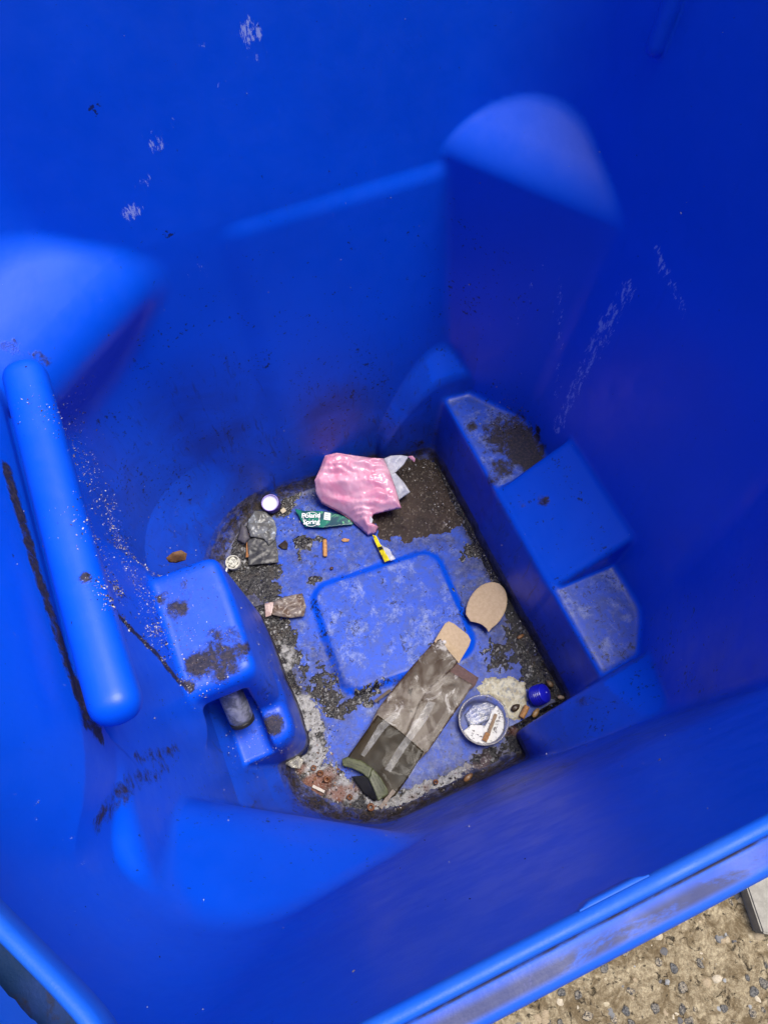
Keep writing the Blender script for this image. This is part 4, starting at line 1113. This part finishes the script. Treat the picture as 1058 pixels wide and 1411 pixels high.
# long clear pack on kraft backing
pk0 = at(575, 985, .01)
pk = empty('product_pack', (float(pk0[0]), float(pk0[1]), .003), 'long dirty clear and kraft card pack with dark brown base lying across the floor', 'package')
put_sheet('card_header', pts([(618, 856, .021), (625, 859, .021), (645, 875, .019), (648.5, 882, .018), (646, 890, .017), (632, 914, .014), (618, 903, .015), (598, 884, .018), (606, 870, .020), (613, 859, .021)]), .0025, kq.m, pk, .0012)
q = NT('dirty_card_sheen')
cA = q.mix(q.ramp(q.noise(15, 5, .6, .8), .40, .52), (.15, .125, .105), (.045, .024, .012))
cA = q.mix(q.ramp(q.noise(24, 6, .7, 1.2), .56, .66), cA, (.38, .36, .35))  # pale blotches paint the grey-white reflections of the crumpled film
cA = q.mix(q.ramp(q.noise(90, 6, .75), .60, .68), cA, (.035, .028, .022))
q.set(Base_Color=cA, Roughness=.45); q.bump(q.noise(60, 5, .65, .8), .3, .001)
M_back = q.m
put_sheet('left_panel', pts([(598, 884, .0175), (606, 878, .0185), (618, 897, .018), (631, 912, .016), (617, 928, .0155), (598, 946, .015), (580, 966, .015), (560, 1012, .014), (545, 1024, .014), (508, 1003, .014), (520, 978, .014), (545, 945, .0145), (575, 910, .016)]), .0028, M_back, pk, .0010, lambda a, b, d: crease(a, b, 30, 23, .0028) * sstep(0, .006, d))
put_sheet('right_panel', pts([(617, 924, .0155), (633, 933, .015), (651, 943, .013), (640, 962, .013), (615, 998, .013), (590, 1035, .013), (575, 1050, .013), (545, 1024, .0145), (560, 1012, .0145), (577, 968, .0155), (590, 948, .0155)]), .0028, M_back, pk, .0010, lambda a, b, d: crease(a, b, 30, 29, .0022) * sstep(0, .006, d))
put_sheet('brown_flap', pts([(626, 912, .011), (640, 921, .011), (659, 934, .010), (655, 944, .010), (648, 950, .010), (632, 941, .011), (617, 930, .011)]), .003, simple('purple_brown_card', (.14, .085, .08), .8, 200, .3), pk, .0012)
q = NT('dark_brown_tray'); q.set(Base_Color=q.mix(q.ramp(q.noise(26, 4, .6), .35, .65), (.012, .008, .003), (.030, .020, .009)), Roughness=.30); q.bump(q.noise(50, 3), .15, .0008)
q.b.inputs['Specular IOR Level'].default_value = .12
put_sheet('dark_base', pts([(520, 985, .0165), (552, 1008, .0168), (584, 1036, .0160), (562, 1072, .012), (545, 1096, .010), (530, 1104, .009), (515, 1078, .011), (495, 1056, .012), (477, 1046, .012), (492, 1025, .013)]), .0028, q.m, pk, .0015, lambda a, b, d: crease(a, b, 20, 33, .0015) * sstep(0, .008, d))
put_sheet('base_end', pts([(484, 1070, .010), (505, 1068, .0125), (516, 1076, .013), (520, 1102, .011), (515, 1104, .007), (500, 1092, .006)]), .0025, simple('black_plastic', (.02, .02, .02), .2, 80, .4), pk, .001)
oq = stained('olive_label', (.050, .058, .028), (.075, .085, .04), (.03, .034, .02), 90, .4)
put_sheet('olive_label', pts([(471, 1046, .0135), (478, 1043, .0145), (498, 1048, .0155), (513, 1058, .0160), (508, 1073, .0165), (500, 1066, .0160), (486, 1059, .0150), (472, 1055, .0140)]), .002, oq, pk, .0006)
put_sheet('olive_label', pts([(513, 1058, .0160), (525, 1072, .0160), (534, 1088, .0150), (535, 1094, .0130), (521, 1104, .0125), (516, 1090, .0150), (508, 1073, .0165)]), .002, oq, pk, .0006)
M_ink = simple('faded_ink', (.030, .035, .02), .5, 100, .2)
def ink(parent, x0, y0, x1, y1, z, t=.00035):
    n = max(3, int(math.hypot(x1 - x0, y1 - y0) / 1.7)); Vv = []; F = []
    for k in range(n):
        if rnd.random() < .18: continue
        u0 = k / n; u1 = (k + rnd.uniform(.5, .8)) / n
        a = at(x0 + (x1 - x0) * u0, y0 + (y1 - y0) * u0, z); b = at(x0 + (x1 - x0) * u1, y0 + (y1 - y0) * u1, z)
        d = b - a; nn_ = np.array([-d[1], d[0], 0]); nn_ /= np.linalg.norm(nn_) + 1e-9; nn_ *= t; i = len(Vv)
        Vv += [a - nn_, b - nn_, b + nn_, a + nn_]; F.append((i, i + 1, i + 2, i + 3))
    if F: return Vv, F
Vall = []; Fall = []
for L4 in [(478, 1048, 505, 1058, .0172), (478, 1051, 503, 1061.5, .0172), (480, 1054.5, 501, 1065, .0172), (515, 1066, 529, 1091, .0178), (512.5, 1070, 525, 1094, .0178), (518, 1064, 531, 1087, .0178)]:
    r = ink(pk, *L4)
    if r: b = len(Vall); Vall += r[0]; Fall += [tuple(i + b for i in f) for f in r[1]]
link('faded_print', pymesh('faded_print', Vall, Fall), M_ink, pk, False)
M_blister = clear('clear_blister', .01, (.03, .03, .03), .13, .15)
put_sheet('clear_film', pts([(612, 884, .021), (632, 905, .018), (618, 925, .020), (648, 945, .017), (592, 1032, .018), (546, 1098, .013), (528, 1070, .018), (500, 1050, .017), (480, 1044, .015), (520, 978, .018), (575, 912, .019)]), .0035, M_blister, pk, 0, lambda a, b, d: crease(a, b, 22, 43, .0065) * sstep(0, .012, d) + .004)
M_fold = clear('milky_film_fold', .22, (.55, .56, .60), .2)
put_sheet('film_fold', pts([(497, 1040, .0205), (502, 1043, .0205), (530, 1005, .0215), (552, 984, .0215), (545, 980, .0215), (522, 998, .021)]), .0025, M_fold, pk, 0)
put_sheet('film_fold', pts([(530, 1060, .0185), (538, 1064, .0185), (560, 1030, .0205), (588, 992, .0215), (600, 968, .0215), (590, 966, .0215), (572, 996, .0215), (548, 1030, .020)]), .0025, M_fold, pk, 0)
hp = at(612, 884.5, .0195)
lathe_obj('white_rivet', [(.0001, .0018), (.0020, .0014), (.0029, .0004), (.0030, 0)], (hp[0], hp[1], .0195), (0, 0, 0), simple('translucent_white_rivet', (.60, .58, .55), .3, 50, .1), pk, 20)

# wooden slivers
M_sl = simple('grey_wood', (.30, .25, .20), .7, 300, .4)
stick('wood_sliver', at(543, 1089, .014), at(524, 1113, .008), .0050, .0012, M_sl, None, 'grey brown wood sliver beside the dark end of the long pack', 'wood sliver')
stick('wood_sliver', at(538, 951, .010), at(516, 967, .010), .0042, .0010, simple('dull_brown_wood', (.10, .075, .06), .7, 300, .3), None, 'short dull brown sliver on the floor left of the long pack', 'wood sliver')
stick('paper_shard', at(431, 1083, .007), at(447, 1091, .007), .0035, .0008, simple('pale_card', (.55, .50, .42), .7, 200, .2), None, 'pale card shard at the near wall in the rusty crust', 'paper shard')
stick('paper_shard', at(311, 789, .012), at(315, 778, .012), .0028, .0008, simple('pale_paper', (.62, .60, .55), .7, 200, .2), None, 'small white shard right below the dirty white cap', 'paper shard')
tag(put_sheet('paper_scrap', pts([(386, 703, .010), (391, 699, .012), (395, 704, .010), (389, 708, .008)]), .001, simple('beige_paper', (.50, .43, .30), .7, 200, .2), None, .0008), 'small beige paper scrap touching the purple cap', 'paper scrap')
tag(put_sheet('leaf_scrap', pts([(383, 752, .003), (393, 744, .008), (397, 749, .007), (396, 757, .003), (389, 756, .004)]), .001, simple('dark_leaf', (.028, .016, .010), .5, 200, .4), None, .0006), 'curled dark brown leaf scrap beside the black plastic square', 'leaf')
q = simple('dry_leaf', (.17, .085, .035), .6, 150, .5)
tag(put_sheet('dry_leaf', [np.array(p) for p in [(-.300, .205, .15), (-.290, .195, .154), (-.272, .184, .150), (-.262, .188, .152), (-.261, .200, .146), (-.270, .212, .142), (-.288, .216, .144)]] if False else pts([(229, 769, .17), (238, 761, .175), (250, 758, .175), (258, 763, .17), (256, 772, .165), (243, 776, .16), (233, 775, .165)]), .0015, q, None, .0008, lambda a, b, d: .004 * sstep(0, .006, d)), 'dry brown leaf curled behind the left block', 'leaf')

# black plastic square, milky film, grey rolled scrap, crumpled wrapper, crumpled clear scrap
tag(put_sheet('plastic_square', pts([(341, 744, .010), (352, 741, .011), (366, 744, .010), (380, 743, .009), (383, 760, .008), (384, 775, .007), (362, 777, .009), (343, 779, .008), (342, 762, .010)]), .002, stained('black_grey_film', (.030, .031, .034), (.060, .060, .062), (.11, .11, .10), 60, .35), None, .0008, lambda a, b, d: crease(a, b, 60, 61, .004)), 'flat blackish plastic square on the floor by the left block', 'plastic scrap')
tag(put_sheet('plastic_film', pts([(343, 716, .012), (352, 704, .014), (366, 706, .014), (378, 717, .012), (382, 730, .012), (379, 744, .012), (371, 752, .011), (364, 743, .013), (346, 740, .013), (341, 728, .012)]), .002, stained('milky_grey_film', (.16, .17, .18), (.09, .09, .085), (.36, .42, .46), 45, .22), None, .0005, lambda a, b, d: crease(a, b, 70, 67, .008) * sstep(0, .004, d) + .002), 'crumpled milky grey plastic film below the purple cap', 'plastic film')
tag(put_sheet('grey_scrap', pts([(333, 720, .014), (341, 728, .014), (345, 742, .012), (338, 750, .010), (327, 745, .010), (330, 733, .012)]), .002, simple('dull_slate_plastic', (.075, .07, .085), .5, 100, .3), None, .0008, lambda a, b, d: .005 * np.sqrt(np.clip(d / .008, 0, 1))), 'curved dull grey scrap left of the milky film', 'scrap')
stick('orange_strip', at(342, 735, .010), at(341, 768, .008), .0040, .0010, simple('rusty_orange_card', (.30, .12, .03), .5, 200, .4), None, 'narrow rusty orange strip along the left edge of the black plastic square', 'strip')
cw = at(392, 836, .008)
cwr = empty('crumpled_wrapper', (float(cw[0]), float(cw[1]), .004), 'crumpled brownish wrapper with a pinkish white end between block and raised pad', 'wrapper')
put_sheet('wrapper_body', pts([(378, 829, .012), (392, 823, .013), (405, 820, .012), (417, 818, .008), (422, 836, .008), (419, 850, .007), (400, 852, .009), (384, 850, .009), (374, 847, .010)]), .0018, stained('brown_film', (.11, .075, .055), (.19, .16, .14), (.045, .035, .03), 70, .25), cwr, .0006, lambda a, b, d: crease(a, b, 90, 71, .009) * sstep(0, .004, d) + .002)
put_sheet('wrapper_end', pts([(365, 832, .011), (378, 829, .0125), (376, 840, .012), (374, 848, .0105), (366, 851, .009)]), .0018, stained('pinkish_white_film', (.50, .40, .36), (.34, .24, .22), (.14, .08, .07), 110, .35), cwr, .0006, lambda a, b, d: crease(a, b, 100, 75, .004))
tag(put_sheet('plastic_film', pts([(381, 1040, .014), (390, 1032, .016), (402, 1029, .015), (410, 1040, .016), (419, 1049, .012), (414, 1060, .010), (402, 1058, .012), (391, 1052, .012)]), .0018, clear('murky_clear_film', .55, (.50, .48, .40), .15), None, .0006, lambda a, b, d: crease(a, b, 80, 81, .012) * sstep(0, .004, d) + .003), 'crumpled murky clear film where the left block meets the near wall', 'plastic film')

# metal tube in the niche of the left block
q = NT('tarnished_steel'); c_ = q.mix(q.ramp(q.noise(70, 6, .7, .6), .40, .62), (.22, .23, .23), (.55, .56, .56))
q.set(Base_Color=c_, Roughness=q.ramp(q.noise(60, 5, .7), .35, .65, .28, .6), Metallic=.75); q.bump(q.noise(160, 5, .7), .4, .0008)
tb = empty('metal_tube', tuple(map(float, at(325, 975, .14))), 'short tarnished grey metal tube lying in the niche of the left block', 'tube')
t0 = at(317, 953, .172); t1 = at(334, 993, .140)
dirv = (t1 - t0); dirv /= np.linalg.norm(dirv)
tube_obj('tube_body', t0 - dirv * .012, t1, .0150, q.m, tb, 40, 0, 0)
tube_obj('tube_collar', t1 - dirv * .003, t1 + dirv * .002, .0156, simple('black_collar', (.02, .02, .022), .35), tb, 40, 0, 0)
